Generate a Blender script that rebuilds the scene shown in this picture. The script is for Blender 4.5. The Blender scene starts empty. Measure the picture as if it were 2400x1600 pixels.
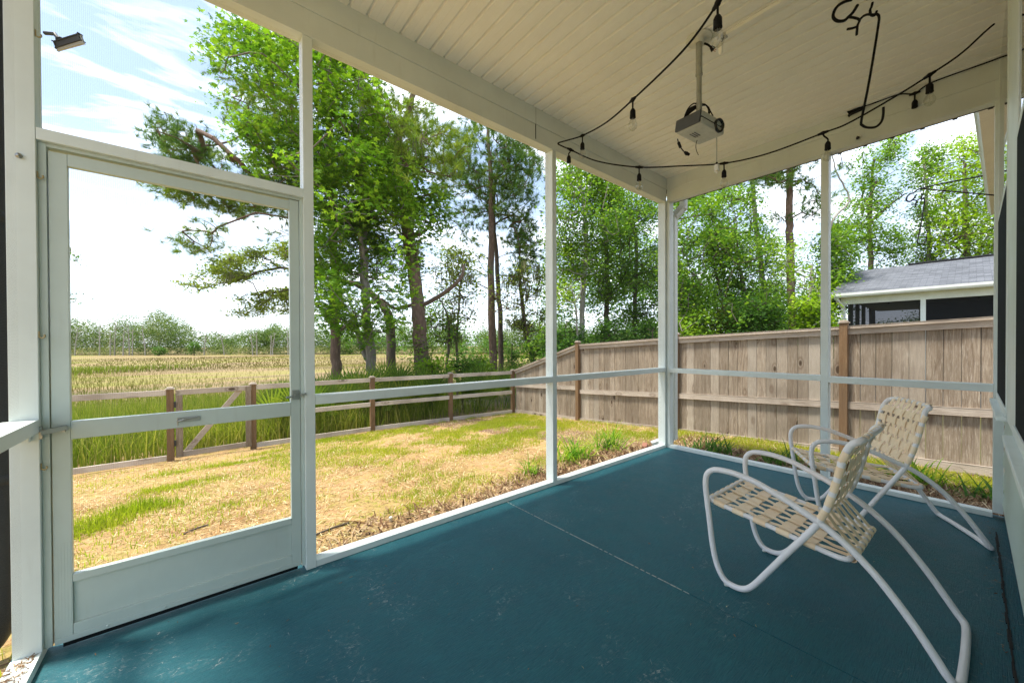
import bpy, bmesh, math, random
import numpy as np
from mathutils import Vector, Matrix
rad = math.radians
random.seed(7); rng = np.random.default_rng(11)
S = bpy.context.scene
col = S.collection
# ------------------------------------------------------------------ camera
CX, CY, CZ = -4.0787, -2.2994, 1.187
YAW, PITCH, ROLL, FPX = rad(49.0839), rad(-.4456), rad(-.2097), 896.14
PX, PY = 42.08, 15.37
F = np.array([math.cos(YAW)*math.cos(PITCH), math.sin(YAW)*math.cos(PITCH), math.sin(PITCH)])
R0 = np.array([math.sin(YAW), -math.cos(YAW), 0.]); U0 = np.cross(R0, F)
R = R0*math.cos(ROLL)+U0*math.sin(ROLL); U = -R0*math.sin(ROLL)+U0*math.cos(ROLL)
C = np.array([CX, CY, CZ])
cam = bpy.data.cameras.new('camera'); camo = bpy.data.objects.new('camera', cam); col.objects.link(camo)
camo.matrix_world = Matrix([[R[0], U[0], -F[0], CX], [R[1], U[1], -F[1], CY], [R[2], U[2], -F[2], CZ], [0, 0, 0, 1]])
cam.sensor_width = 36; cam.lens = FPX/2400*36
cam.shift_x = -PX/2400; cam.shift_y = PY/2400
cam.clip_start = .02; cam.clip_end = 2000
S.camera = camo
S.render.resolution_x = 1024; S.render.resolution_y = 682
# ------------------------------------------------------------------ light
SUN_EL, SUN_AZ = rad(70), rad(152)          # azimuth measured ccw from +x
w = bpy.data.worlds.new('World'); S.world = w; w.use_nodes = True
nt = w.node_tree; N = nt.nodes; L = nt.links; N.clear()
out = N.new('ShaderNodeOutputWorld'); bg = N.new('ShaderNodeBackground')
sky = N.new('ShaderNodeTexSky'); sky.sky_type = 'NISHITA'; sky.sun_disc = False
sky.sun_elevation = SUN_EL; sky.sun_rotation = rad(90)-SUN_AZ
sky.air_density = 1; sky.dust_density = 1.0; sky.ozone_density = 1
tc = N.new('ShaderNodeTexCoord'); sx = N.new('ShaderNodeSeparateXYZ'); L.new(tc.outputs['Generated'], sx.inputs[0])
add = N.new('ShaderNodeMath'); add.operation = 'ADD'; add.inputs[1].default_value = .18; L.new(sx.outputs['Z'], add.inputs[0])
mx = N.new('ShaderNodeMath'); mx.operation = 'MAXIMUM'; mx.inputs[1].default_value = .05; L.new(add.outputs[0], mx.inputs[0])
dv = N.new('ShaderNodeVectorMath'); dv.operation = 'DIVIDE'; cb = N.new('ShaderNodeCombineXYZ')
for k in range(3): L.new(mx.outputs[0], cb.inputs[k])
L.new(tc.outputs['Generated'], dv.inputs[0]); L.new(cb.outputs[0], dv.inputs[1])
mp = N.new('ShaderNodeMapping'); mp.inputs['Rotation'].default_value = (0, 0, rad(35)); mp.inputs['Scale'].default_value = (1.0, 2.3, 0); L.new(dv.outputs[0], mp.inputs[0])
no = N.new('ShaderNodeTexNoise'); no.inputs['Scale'].default_value = 1.5; no.inputs['Detail'].default_value = 7; no.inputs['Roughness'].default_value = .6; no.inputs['Distortion'].default_value = .4
L.new(mp.outputs[0], no.inputs['Vector'])
cr = N.new('ShaderNodeValToRGB'); cr.color_ramp.elements[0].position = .46; cr.color_ramp.elements[0].color = (.0, .0, .0, 1); cr.color_ramp.elements[1].position = .66
L.new(no.outputs['Fac'], cr.inputs[0])
hz = N.new('ShaderNodeMapRange'); hz.inputs[1].default_value = 0; hz.inputs[2].default_value = .38; hz.inputs[3].default_value = .42; hz.inputs[4].default_value = .02
L.new(sx.outputs['Z'], hz.inputs[0])
mxx = N.new('ShaderNodeMath'); mxx.operation = 'MAXIMUM'; L.new(cr.outputs[0], mxx.inputs[0]); L.new(hz.outputs[0], mxx.inputs[1])
mix = N.new('ShaderNodeMixRGB'); veil = N.new('ShaderNodeMixRGB'); veil.inputs[0].default_value = .62; L.new(sky.outputs[0], veil.inputs[1]); veil.inputs[2].default_value = (1.55, 2.0, 2.7, 1)
L.new(mxx.outputs[0], mix.inputs[0]); L.new(veil.outputs[0], mix.inputs[1]); mix.inputs[2].default_value = (6.4, 6.7, 7.1, 1)
L.new(mix.outputs[0], bg.inputs[0]); bg.inputs[1].default_value = .14; L.new(bg.outputs[0], out.inputs[0])
sun = bpy.data.lights.new('sun', 'SUN'); sun.energy = 2.7; sun.angle = rad(9); sun.color = (1, .94, .84)
suno = bpy.data.objects.new('sun', sun); col.objects.link(suno)
sd = Vector((math.cos(SUN_EL)*math.cos(SUN_AZ), math.cos(SUN_EL)*math.sin(SUN_AZ), math.sin(SUN_EL)))
suno.rotation_euler = sd.to_track_quat('Z', 'Y').to_euler(); suno.location = sd*60
S.view_settings.view_transform = 'Standard'; S.view_settings.look = 'None'
S.view_settings.exposure = 1.6; S.view_settings.gamma = 1
S.render.engine = 'CYCLES'
S.cycles.max_bounces = 8; S.cycles.transparent_max_bounces = 24; S.cycles.diffuse_bounces = 4
# ------------------------------------------------------------------ helpers
def ray(x, y): return F+R*((x-1200-PX)/FPX)-U*((y-800-PY)/FPX)
def at(x, y, D): return C+ray(x, y)*D                 # a photo pixel at a real distance -> world point
def hit(x, y, ax, v):
    d = ray(x, y); return C+d*((v-C[ax])/d[ax])
def lin(h):
    c = [int(h[i:i+2], 16)/255 for i in (0, 2, 4)]
    return tuple(((x+.055)/1.055)**2.4 if x > .04045 else x/12.92 for x in c)+(1,)
def mobj(name, verts, faces, mat, parent=None, smooth=False):
    me = bpy.data.meshes.new(name)
    me.from_pydata([tuple(map(float, v)) for v in verts], [], faces); me.update()
    if smooth:
        for p in me.polygons: p.use_smooth = True
    me.materials.append(mat)
    o = bpy.data.objects.new(name, me); col.objects.link(o)
    if parent: o.parent = parent
    return o
def npobj(name, V, Fq, mat, parent=None, smooth=False, attr=None):
    """V (n,3) Fq (m,k) constant polygon size"""
    V = np.asarray(V, np.float32); Fq = np.asarray(Fq, np.int32); m, k = Fq.shape
    me = bpy.data.meshes.new(name); me.vertices.add(len(V)); me.vertices.foreach_set('co', V.ravel())
    me.loops.add(m*k); me.loops.foreach_set('vertex_index', Fq.ravel())
    me.polygons.add(m); me.polygons.foreach_set('loop_start', np.arange(m, dtype=np.int32)*k)
    try: me.polygons.foreach_set('loop_total', np.full(m, k, np.int32))
    except Exception: pass
    if smooth: me.polygons.foreach_set('use_smooth', np.ones(m, bool))
    if attr is not None:
        a = me.attributes.new('tint', 'FLOAT', 'FACE'); a.data.foreach_set('value', np.asarray(attr, np.float32))
    me.update(calc_edges=True); me.materials.append(mat)
    o = bpy.data.objects.new(name, me); col.objects.link(o)
    if parent: o.parent = parent
    return o
def tag(o, label=None, cat=None, group=None, kind=None):
    if label: o['label'] = label
    if cat: o['category'] = cat
    if group: o['group'] = group
    if kind: o['kind'] = kind
    return o
def thing(name, label, cat, loc=(0, 0, 0), rz=0, group=None):
    o = bpy.data.objects.new(name, None); col.objects.link(o); o.location = loc; o.rotation_euler = (0, 0, rz)
    o.empty_display_size = .1
    return tag(o, label, cat, group)
class MB:
    def __init__(s): s.v = []; s.f = []; s.sm = []
    def box(s, x0, x1, y0, y1, z0, z1, b=.0):
        bm = bmesh.new(); bmesh.ops.create_cube(bm, size=1)
        for v in bm.verts: v.co = Vector(((x0+x1)/2+v.co.x*(x1-x0), (y0+y1)/2+v.co.y*(y1-y0), (z0+z1)/2+v.co.z*(z1-z0)))
        if b: bmesh.ops.bevel(bm, geom=bm.edges[:], offset=b, segments=2, affect='EDGES', profile=.6)
        s.addbm(bm); return s
    def addbm(s, bm, M=None, smooth=False):
        if M is not None: bmesh.ops.transform(bm, matrix=M, verts=bm.verts)
        n = len(s.v); bm.verts.index_update()
        s.v += [tuple(v.co) for v in bm.verts]; s.f += [tuple(n+v.index for v in f.verts) for f in bm.faces]
        s.sm += [smooth]*len(bm.faces); bm.free(); return s
    def bar(s, a, b, wx, wy, bev=.0, up=(0, 0, 1)):
        a = Vector(a); b = Vector(b); d = (b-a); ln = d.length; d.normalize(); upv = Vector(up)
        if abs(d.dot(upv)) > .99: upv = Vector((0, 1, 0))
        x = d.cross(upv).normalized(); y = x.cross(d)
        bm = bmesh.new(); bmesh.ops.create_cube(bm, size=1)
        for v in bm.verts:
            c = v.co.copy(); v.co = (a+b)/2+x*(c.x*wx)+y*(c.y*wy)+d*(c.z*ln)
        if bev: bmesh.ops.bevel(bm, geom=bm.edges[:], offset=bev, segments=2, affect='EDGES')
        s.addbm(bm); return s
    def poly(s, V, Fs, smooth=False):
        n = len(s.v); s.v += [tuple(map(float, v)) for v in V]; s.f += [tuple(n+i for i in f) for f in Fs]; s.sm += [smooth]*len(Fs); return s
    def prism(s, pts, ax, a, b):
        """closed 2d outline extruded along axis ax from a to b"""
        n = len(pts); mk = lambda p, t: {0: (t, p[0], p[1]), 1: (p[0], t, p[1]), 2: (p[0], p[1], t)}[ax]
        V = [mk(p, a) for p in pts]+[mk(p, b) for p in pts]
        Fs = [tuple(range(n))[::-1], tuple(range(n, 2*n))]+[(i, (i+1) % n, n+(i+1) % n, n+i) for i in range(n)]
        return s.poly(V, Fs)
    def tube(s, pts, r, n=10, closed=False, caps=True):
        P = np.array(pts, float); m = len(P); rr = np.full(m, r) if np.isscalar(r) else np.array(r, float)
        if closed: T = np.roll(P, -1, 0)-np.roll(P, 1, 0)
        else: T = np.gradient(P, axis=0)
        T /= np.linalg.norm(T, axis=1)[:, None]+1e-12
        up = np.array([0, 0, 1.]) if abs(T[0][2]) < .9 else np.array([1., 0, 0])
        u = np.cross(T[0], up); u /= np.linalg.norm(u); V = []
        fr = []
        for i in range(m):
            u = u-T[i]*(u@T[i]); u /= np.linalg.norm(u)+1e-12; fr.append((u.copy(), np.cross(T[i], u)))
        if closed:   # distribute twist
            u2 = fr[-1][0]-T[0]*(fr[-1][0]@T[0]); u2 /= np.linalg.norm(u2)
            ang = math.atan2(u2@fr[0][1], u2@fr[0][0])
        for i in range(m):
            a0 = -(ang*i/m) if closed else 0
            for k in range(n):
                t = 2*math.pi*k/n+a0; V.append(P[i]+rr[i]*(math.cos(t)*fr[i][0]+math.sin(t)*fr[i][1]))
        Fs = []
        for i in range(m if closed else m-1):
            j = (i+1) % m
            for k in range(n): Fs.append((i*n+k, i*n+(k+1) % n, j*n+(k+1) % n, j*n+k))
        s.poly(V, Fs, True)
        if caps and not closed:
            s.poly([V[k] for k in range(n)], [tuple(range(n))[::-1]]); s.poly([V[(m-1)*n+k] for k in range(n)], [tuple(range(n))])
        return s
    def lathe(s, prof, c, n=20, axis=(0, 0, 1), smooth=True):
        ax = Vector(axis).normalized(); q = Vector((0, 0, 1)).rotation_difference(ax); V = []; c = Vector(c)
        for r, z in prof:
            for k in range(n):
                t = 2*math.pi*k/n; V.append(c+q@Vector((r*math.cos(t), r*math.sin(t), z)))
        Fs = [(i*n+k, i*n+(k+1) % n, (i+1)*n+(k+1) % n, (i+1)*n+k) for i in range(len(prof)-1) for k in range(n)]
        return s.poly(V, Fs, smooth)
    def build(s, name, mat, parent=None):
        o = mobj(name, s.v, s.f, mat, parent)
        o.data.polygons.foreach_set('use_smooth', s.sm); o.data.update(); return o
def spline(pts, k=8, closed=False):
    P = np.array(pts, float); m = len(P); out = []
    rng_ = range(m if closed else m-1)
    for i in rng_:
        g = (lambda j: P[j % m]) if closed else (lambda j: P[min(max(j, 0), m-1)])
        p0, p1, p2, p3 = g(i-1), g(i), g(i+1), g(i+2)
        for t in np.linspace(0, 1, k, endpoint=False):
            out.append(.5*((2*p1)+(-p0+p2)*t+(2*p0-5*p1+4*p2-p3)*t*t+(-p0+3*p1-3*p2+p3)*t**3))
    if not closed: out.append(P[-1])
    return np.array(out)
# ------------------------------------------------------------------ materials
class NT:
    def __init__(s, name):
        s.m = bpy.data.materials.new(name); s.m.use_nodes = True; s.t = s.m.node_tree; s.n = s.t.nodes; s.l = s.t.links
        s.b = s.n['Principled BSDF']; s.out = s.n['Material Output']
        s.co = s.n.new('ShaderNodeTexCoord').outputs['Object']
        s.pos = s.n.new('ShaderNodeNewGeometry')
    def map(s, sc=(1, 1, 1), rot=(0, 0, 0), src=None):
        m = s.n.new('ShaderNodeMapping'); m.inputs['Scale'].default_value = sc; m.inputs['Rotation'].default_value = rot
        s.l.new(src or s.pos.outputs['Position'], m.inputs[0]); return m.outputs[0]
    def noise(s, vec, scale=5, det=4, rough=.5, dist=0):
        n = s.n.new('ShaderNodeTexNoise'); n.inputs['Scale'].default_value = scale; n.inputs['Detail'].default_value = det
        n.inputs['Roughness'].default_value = rough; n.inputs['Distortion'].default_value = dist; s.l.new(vec, n.inputs['Vector']); return n.outputs['Fac']
    def voro(s, vec, scale, feat='F1'):
        n = s.n.new('ShaderNodeTexVoronoi'); n.feature = feat; n.inputs['Scale'].default_value = scale; s.l.new(vec, n.inputs['Vector']); return n.outputs['Distance']
    def ramp(s, f, stops, interp='LINEAR'):
        r = s.n.new('ShaderNodeValToRGB'); e = r.color_ramp; e.interpolation = interp
        while len(e.elements) < len(stops): e.elements.new(.5)
        for el, (p, c) in zip(e.elements, stops):
            el.position = p; el.color = c if len(c) == 4 else tuple(c)+(1,)
        s.l.new(f, r.inputs[0]); return r.outputs[0]
    def mix(s, f, a, b, mode='MIX'):
        m = s.n.new('ShaderNodeMixRGB'); m.blend_type = mode
        for sock, v in zip(m.inputs, (f, a, b)):
            if isinstance(v, (int, float)): sock.default_value = v
            elif isinstance(v, tuple): sock.default_value = v if len(v) == 4 else v+(1,)
            else: s.l.new(v, sock)
        return m.outputs[0]
    def math(s, op, a, b=0):
        m = s.n.new('ShaderNodeMath'); m.operation = op
        for sock, v in zip(m.inputs, (a, b)):
            if isinstance(v, (int, float)): sock.default_value = v
            else: s.l.new(v, sock)
        return m.outputs[0]
    def attr(s, name):
        a = s.n.new('ShaderNodeAttribute'); a.attribute_name = name; return a.outputs['Fac']
    def col(s, v, rough=.5, spec=.5):
        if isinstance(v, tuple): s.b.inputs['Base Color'].default_value = v if len(v) == 4 else v+(1,)
        else: s.l.new(v, s.b.inputs['Base Color'])
        if isinstance(rough, (int, float)): s.b.inputs['Roughness'].default_value = rough
        else: s.l.new(rough, s.b.inputs['Roughness'])
        s.b.inputs['Specular IOR Level'].default_value = spec; return s
    def bump(s, h, strength=.3, dist=.01):
        b = s.n.new('ShaderNodeBump'); b.inputs['Strength'].default_value = strength; b.inputs['Distance'].default_value = dist
        s.l.new(h, b.inputs['Height']); s.l.new(b.outputs[0], s.b.inputs['Normal']); return s
def g3(a): return (a, a, a, 1)
def painted(name, c, rough=.45, var=.12, dirt=(.25, .2, .12), dirt_amt=.25, spec=.4):
    t = NT(name); v = t.map()
    n1 = t.noise(v, 3, 5, .6); n2 = t.noise(v, 38, 5, .7); n3 = t.noise(t.map((9, 9, 1.2)), 3, 4, .6)
    base = t.mix(t.ramp(n1, [(.3, g3(0)), (.7, g3(1))]), c, tuple(x*(1-var) for x in c[:3]))
    spots = t.ramp(n2, [(.70, g3(0)), (.76, g3(1))])
    streak = t.ramp(n3, [(.6, g3(0)), (.8, g3(1))])
    base = t.mix(t.math('MULTIPLY', spots, dirt_amt), base, dirt)
    base = t.mix(t.math('MULTIPLY', streak, dirt_amt*.5), base, dirt)
    t.col(base, t.ramp(n1, [(.3, g3(rough-.08)), (.7, g3(rough+.1))]), spec); return t.m
M = {}
M['frame'] = painted('white_painted_frame', (.74, .80, .76))
M['door'] = painted('door_aluminium_paint', (.56, .64, .59), .38)
M['beam'] = painted('beam_wrap', (.72, .77, .74), .5)
M['soffit'] = painted('vinyl_ceiling', (.92, .91, .85), .5, .05, dirt_amt=.0)
M['gutter'] = painted('gutter_white', (.76, .78, .72), .35, dirt_amt=.35)
def plain(name, c, rough=.5, metal=0, spec=.5, bump=0):
    t = NT(name); v = t.map(src=t.co); n = t.noise(v, 25, 4, .6)
    t.col(t.mix(t.ramp(n, [(.3, g3(0)), (.7, g3(1))]), tuple(c), tuple(x*.8 for x in c)), rough, spec); t.b.inputs['Metallic'].default_value = metal
    if bump: t.bump(n, bump, .003)
    return t.m
M['black'] = plain('black_rubber', (.008, .008, .009), .6, spec=.2)
M['steel'] = plain('worn_steel', (.45, .46, .44), .35, .9)
M['dark'] = plain('dark_bronze', (.02, .022, .024), .5)
M['yellowed'] = plain('yellowed_plastic', (.45, .36, .18), .5)
M['greycase'] = plain('projector_grey', (.55, .56, .52), .4)
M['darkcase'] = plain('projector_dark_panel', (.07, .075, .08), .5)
M['lens'] = plain('lens_dark', (.008, .008, .01), .12)
M['pole'] = plain('pole_grey', (.40, .41, .37), .45, .3)
M['white'] = plain('white_plastic', (.75, .74, .66), .45)
M['copper'] = plain('brass_pins', (.6, .35, .15), .3, .9)
# floor
t = NT('teal_floor_paint'); v = t.map()
n1 = t.noise(v, 1.3, 5, .6); n2 = t.noise(v, 9, 6, .65); n3 = t.noise(t.map((6, 90, 1), (0, 0, rad(14))), 3, 3, .6)
n4 = t.noise(t.map((1, 1, 1)), 55, 4, .7); n5 = t.noise(v, 2.6, 6, .75, .6)
c = t.mix(t.ramp(n1, [(.3, g3(0)), (.7, g3(1))]), (.017, .125, .148, 1), (.012, .095, .120, 1))
c = t.mix(t.math('MULTIPLY', t.ramp(n2, [(.4, g3(0)), (.75, g3(1))]), .45), c, (.04, .185, .205, 1))
c = t.mix(t.math('MULTIPLY', t.ramp(n3, [(.35, g3(1)), (.6, g3(0))]), .5), c, (.003, .055, .08, 1))
c = t.mix(t.math('MULTIPLY', t.ramp(t.noise(v, .9, 4, .6), [(.5, g3(0)), (.7, g3(1))]), .4), c, (.003, .055, .08, 1))
scuff = t.math('MULTIPLY', t.ramp(n5, [(.56, g3(0)), (.74, g3(1))]), t.ramp(n4, [(.50, g3(0)), (.62, g3(1))]))
c = t.mix(t.math('MULTIPLY', scuff, .38), c, (.42, .46, .44, 1))
v6 = t.map((1, 1, 1)); n6 = t.noise(v6, 3.1, 3, .6, .3); n7 = t.noise(v6, 26, 6, .8)
sp = t.math('MULTIPLY', t.ramp(n6, [(.735, g3(0)), (.76, g3(1))]), t.ramp(n7, [(.48, g3(0)), (.56, g3(1))]))
c = t.mix(t.math('MULTIPLY', sp, .8), c, (.44, .38, .28, 1))
n8 = t.noise(v6, 1.7, 8, .9); 
crk = t.voro(t.map((1.2, 1.8, 1), (0, 0, .5)), 9, 'DISTANCE_TO_EDGE')
ck = t.math('MULTIPLY', t.ramp(crk, [(.0, g3(1)), (.012, g3(0))]), t.ramp(n5, [(.52, g3(0)), (.62, g3(1))]))
ck = t.math('MULTIPLY', ck, t.ramp(n4, [(.5, g3(0)), (.55, g3(1))]))
c = t.mix(t.math('MULTIPLY', ck, .8), c, (.5, .5, .46, 1))
t.col(c, t.ramp(n2, [(.3, g3(.42)), (.7, g3(.6))]), .3)
h = t.math('ADD', t.math('MULTIPLY', n3, 1.0), t.math('MULTIPLY', n4, .6)); t.bump(h, .8, .005); M['floor'] = t.m
# joint filler
M['joint'] = painted('joint_chalk', (.42, .45, .40), .8, .5, (.02, .06, .07), 1.0)
def wood(name, axis, c1, c2, c3, rough=.75, knots=True):
    t = NT(name); isl = t.pos.outputs['Random Per Island']
    off = t.n.new('ShaderNodeCombineXYZ'); t.l.new(t.math('MULTIPLY', isl, 37), off.inputs[0]); t.l.new(t.math('MULTIPLY', isl, 91), off.inputs[1]); t.l.new(t.math('MULTIPLY', isl, 53), off.inputs[2])
    va = t.n.new('ShaderNodeVectorMath'); va.operation = 'ADD'; t.l.new(t.pos.outputs['Position'], va.inputs[0]); t.l.new(off.outputs[0], va.inputs[1])
    sc = [14, 14, 14]; sc[axis] = 1.1
    v = t.map(tuple(sc), src=va.outputs[0]); sc2 = [7, 7, 7]; sc2[axis] = 3.2
    ks = t.n.new('ShaderNodeTexVoronoi'); ks.inputs['Scale'].default_value = .62; t.l.new(t.map(tuple(sc2), src=va.outputs[0]), ks.inputs['Vector'])
    kd = ks.outputs['Distance']
    n1 = t.noise(v, 2.2, 6, .65, 1.2); n2 = t.noise(v, 9, 5, .7); n3 = t.noise(va.outputs[0], 2.3, 4, .6)
    n4 = t.noise(t.map((1, 1, 1)), 1.1, 3, .6)
    c = t.mix(t.ramp(n1, [(.32, g3(0)), (.66, g3(1))]), c1, c2)
    c = t.mix(t.math('MULTIPLY', t.ramp(n2, [(.52, g3(0)), (.72, g3(1))]), .65), c, c3)
    c = t.mix(t.math('MULTIPLY', t.ramp(n3, [(.5, g3(0)), (.75, g3(1))]), .5), c, tuple(x*.6 for x in c1[:3]))
    c = t.mix(t.math('MULTIPLY', isl, .55), c, tuple(x*.42 for x in c1[:3]))
    c = t.mix(t.ramp(t.math('FRACT', t.math('MULTIPLY', isl, 7.3)), [(.6, g3(0)), (1, g3(.4))]), c, c3)
    c = t.mix(t.math('MULTIPLY', t.ramp(n4, [(.45, g3(0)), (.7, g3(1))]), .45), c, (.10, .07, .045, 1))
    if knots:
        c = t.mix(t.ramp(kd, [(.09, g3(.9)), (.13, g3(0))]), c, (.045, .025, .012, 1))
        c = t.mix(t.ramp(kd, [(.13, g3(0)), (.17, g3(.5)), (.24, g3(0))]), c, (.10, .055, .03, 1))
    t.col(c, rough, .2); t.bump(t.math('ADD', n1, n2), .7, .006); return t.m
gw = ((.40, .325, .24), (.17, .12, .08), (.62, .56, .47))
M['wood_z'] = wood('weathered_pine_upright', 2, *gw); M['wood_y'] = wood('weathered_pine_along', 1, (.60, .51, .42), (.46, .38, .30), (.72, .65, .56))
M['wood_x'] = wood('weathered_pine_across', 0, (.60, .51, .42), (.46, .38, .30), (.72, .65, .56))
M['post_wood'] = wood('brown_post_wood', 2, (.27, .165, .085), (.16, .09, .045), (.35, .24, .14), knots=False)
# leaves
def leafmat(name, c1, c2, c3, trans=.45, scale=.55, rough=.6):
    k_ = {'marsh_grass_blades': .46, 'reed_blades': .72, 'palmetto_frond': .62, 'lawn_blades': .80, 'dry_litter': .85, 'bark_chips': .9, 'hanging_moss': .8, 'distant_foliage': .75, 'distant_pale_foliage': .7, 'pine_needles': .8, 'pine_needles_yellow': .85}.get(name, .92)
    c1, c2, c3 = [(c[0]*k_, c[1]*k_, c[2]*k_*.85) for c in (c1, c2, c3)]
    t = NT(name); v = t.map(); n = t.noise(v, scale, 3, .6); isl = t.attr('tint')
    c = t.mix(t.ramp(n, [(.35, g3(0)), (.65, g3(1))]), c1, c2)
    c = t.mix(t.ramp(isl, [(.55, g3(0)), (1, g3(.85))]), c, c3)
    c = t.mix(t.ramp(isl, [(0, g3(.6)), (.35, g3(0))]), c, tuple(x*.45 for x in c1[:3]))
    t.col(c, rough, .08)
    tr = t.n.new('ShaderNodeBsdfTranslucent'); ms = t.n.new('ShaderNodeMixShader'); ms.inputs[0].default_value = trans
    c2_ = t.mix(1.0, c, (1.15, 1.25, .45, 1), 'MULTIPLY'); t.l.new(c2_, tr.inputs[0])
    t.l.new(t.b.outputs[0], ms.inputs[1]); t.l.new(tr.outputs[0], ms.inputs[2]); t.l.new(ms.outputs[0], t.out.inputs[0]); return t.m
M['gum'] = leafmat('sweetgum_leaf', (.08, .20, .028), (.20, .38, .035), (.38, .56, .07))
M['leafA'] = leafmat('broad_leaf_mid', (.065, .17, .04), (.20, .35, .045), (.34, .50, .07))
M['leafB'] = leafmat('broad_leaf_bright', (.14, .28, .02), (.30, .46, .03), (.44, .58, .06))
M['leafC'] = leafmat('broad_leaf_dark', (.06, .155, .04), (.10, .22, .04), (.17, .31, .06))
M['leafO'] = leafmat('oak_leaf_olive', (.16, .22, .045), (.24, .30, .055), (.38, .43, .10))
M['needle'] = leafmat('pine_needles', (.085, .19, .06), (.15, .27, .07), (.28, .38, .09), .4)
M['needle2'] = leafmat('pine_needles_yellow', (.15, .26, .045), (.24, .34, .05), (.38, .44, .10), .4)  # yellower, brighter needle tone
M['palm'] = leafmat('palmetto_frond', (.16, .30, .06), (.26, .40, .07), (.46, .52, .12), .5)
M['lily'] = leafmat('strap_leaves', (.11, .29, .02), (.20, .40, .03), (.50, .56, .10), .5, 8)
M['reed'] = leafmat('reed_blades', (.22, .32, .045), (.37, .44, .07), (.66, .56, .25), .5, .5)
M['lawn'] = leafmat('lawn_blades', (.38, .50, .03), (.54, .58, .06), (.74, .64, .22), .6, .9)
M['marshg'] = leafmat('marsh_grass_blades', (.33, .30, .09), (.42, .33, .15), (.34, .44, .06), .35, .12)
M['moss'] = leafmat('hanging_moss', (.16, .17, .12), (.24, .25, .17), (.34, .33, .22), .3)
def bark(name, c1, c2):
    t = NT(name); v = t.map((9, 9, 2.2)); n = t.noise(v, 2, 6, .7, .6); vo = t.voro(t.map((12, 12, 3.5)), 1.2)
    n2 = t.noise(t.map(), 1.2, 3)
    c = t.mix(t.ramp(n, [(.3, g3(0)), (.7, g3(1))]), c1, c2); c = t.mix(t.ramp(vo, [(.1, g3(.0)), (.6, g3(.5))]), c, tuple(x*.45 for x in c1[:3]))
    c = t.mix(t.ramp(n2, [(.5, g3(0)), (.75, g3(.4))]), c, (.16, .17, .14, 1))
    t.col(c, .85, .2); t.bump(n, .8, .03); return t.m
M['bark_pine'] = bark('pine_bark', (.17, .105, .075), (.26, .18, .14))
M['bark_grey'] = bark('grey_bark', (.19, .165, .135), (.31, .28, .24))
M['bark_dark'] = bark('dark_bark', (.10, .075, .055), (.17, .13, .10))
M['bark_pale'] = bark('pale_bark', (.36, .33, .28), (.48, .45, .39))
# ground
t = NT('sandy_yard'); v = t.map()
n1 = t.noise(v, .55, 4, .6); n2 = t.noise(v, 5, 6, .7); n3 = t.noise(v, 45, 4, .7); n4 = t.noise(t.map((2, 1, 1)), 1.4, 4, .6)
sxyz = t.n.new('ShaderNodeSeparateXYZ'); t.l.new(t.pos.outputs['Position'], sxyz.inputs[0])
c = t.mix(t.ramp(n2, [(.3, g3(0)), (.7, g3(1))]), (.40, .235, .105, 1), (.48, .315, .155, 1))
c = t.mix(t.math('MULTIPLY', t.ramp(n3, [(.45, g3(0)), (.7, g3(1))]), .5), c, (.46, .34, .19, 1))
c = t.mix(t.math('MULTIPLY', t.ramp(n4, [(.5, g3(0)), (.62, g3(1))]), .35), c, (.27, .27, .045, 1))
ng = t.noise(v, 13, 5, .75)
c = t.mix(t.math('MULTIPLY', t.ramp(ng, [(.50, g3(0)), (.60, g3(1))]), t.ramp(n1, [(.35, g3(.25)), (.6, g3(.85))])), c, (.24, .27, .03, 1))
nb = t.noise(v, 19, 5, .8)
c = t.mix(t.math('MULTIPLY', t.ramp(nb, [(.53, g3(0)), (.62, g3(1))]), .6), c, (.17, .09, .045, 1))
c = t.mix(t.math('MULTIPLY', t.ramp(t.noise(v, 26, 5, .8), [(.52, g3(0)), (.62, g3(1))]), .7), c, (.20, .115, .055, 1))
# bark mulch bed alongside the slab (x > -1.6, y < .8) and on the fence side
ms = t.ramp(t.math('ADD', t.math('SUBTRACT', sxyz.outputs['Y'], .62), t.math('MULTIPLY', n2, .5)), [(.2, g3(1)), (.42, g3(0))])
mx1 = t.ramp(t.math('MULTIPLY', t.math('ADD', sxyz.outputs['X'], 3.9), .3), [(.0, g3(0)), (.5, g3(1))])
mm = t.math('MULTIPLY', ms, mx1)
ms2 = t.ramp(t.math('ADD', t.math('MULTIPLY', t.math('SUBTRACT', sxyz.outputs['X'], 1.25), .6), t.math('MULTIPLY', n2, .5)), [(.2, g3(1)), (.42, g3(0))])
mm = t.math('MAXIMUM', mm, t.math('MULTIPLY', ms2, t.ramp(sxyz.outputs['X'], [(.0, g3(0)), (.05, g3(1))])))
mul = t.mix(t.ramp(n3, [(.35, g3(0)), (.7, g3(1))]), (.09, .05, .032, 1), (.27, .17, .115, 1))
c = t.mix(t.math('MULTIPLY', mm, .9), c, mul)
# marsh beyond y > 7.5
mz = t.ramp(t.math('MULTIPLY', t.math('SUBTRACT', sxyz.outputs['Y'], 6.2), .4), [(0, g3(0)), (1, g3(1))])
mb = t.noise(t.map((.035, .11, 1), (0, 0, rad(-40))), 1.0, 5, .6, .5); mb2 = t.noise(t.map((.25, .9, 1), (0, 0, rad(-40))), 1.2, 5, .7)
mc = t.ramp(mb, [(.30, (.17, .22, .03)), (.42, (.25, .24, .06)), (.5, (.30, .22, .11)), (.6, (.18, .14, .075)), (.72, (.24, .27, .05))])
mc = t.mix(t.math('MULTIPLY', t.ramp(mb2, [(.4, g3(0)), (.65, g3(1))]), .5), mc, (.19, .13, .075, 1))
c = t.mix(mz, c, mc)
wz = t.ramp(t.math('MULTIPLY', t.math('SUBTRACT', sxyz.outputs['X'], 2.7), .5), [(0, g3(0)), (1, g3(1))])
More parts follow.
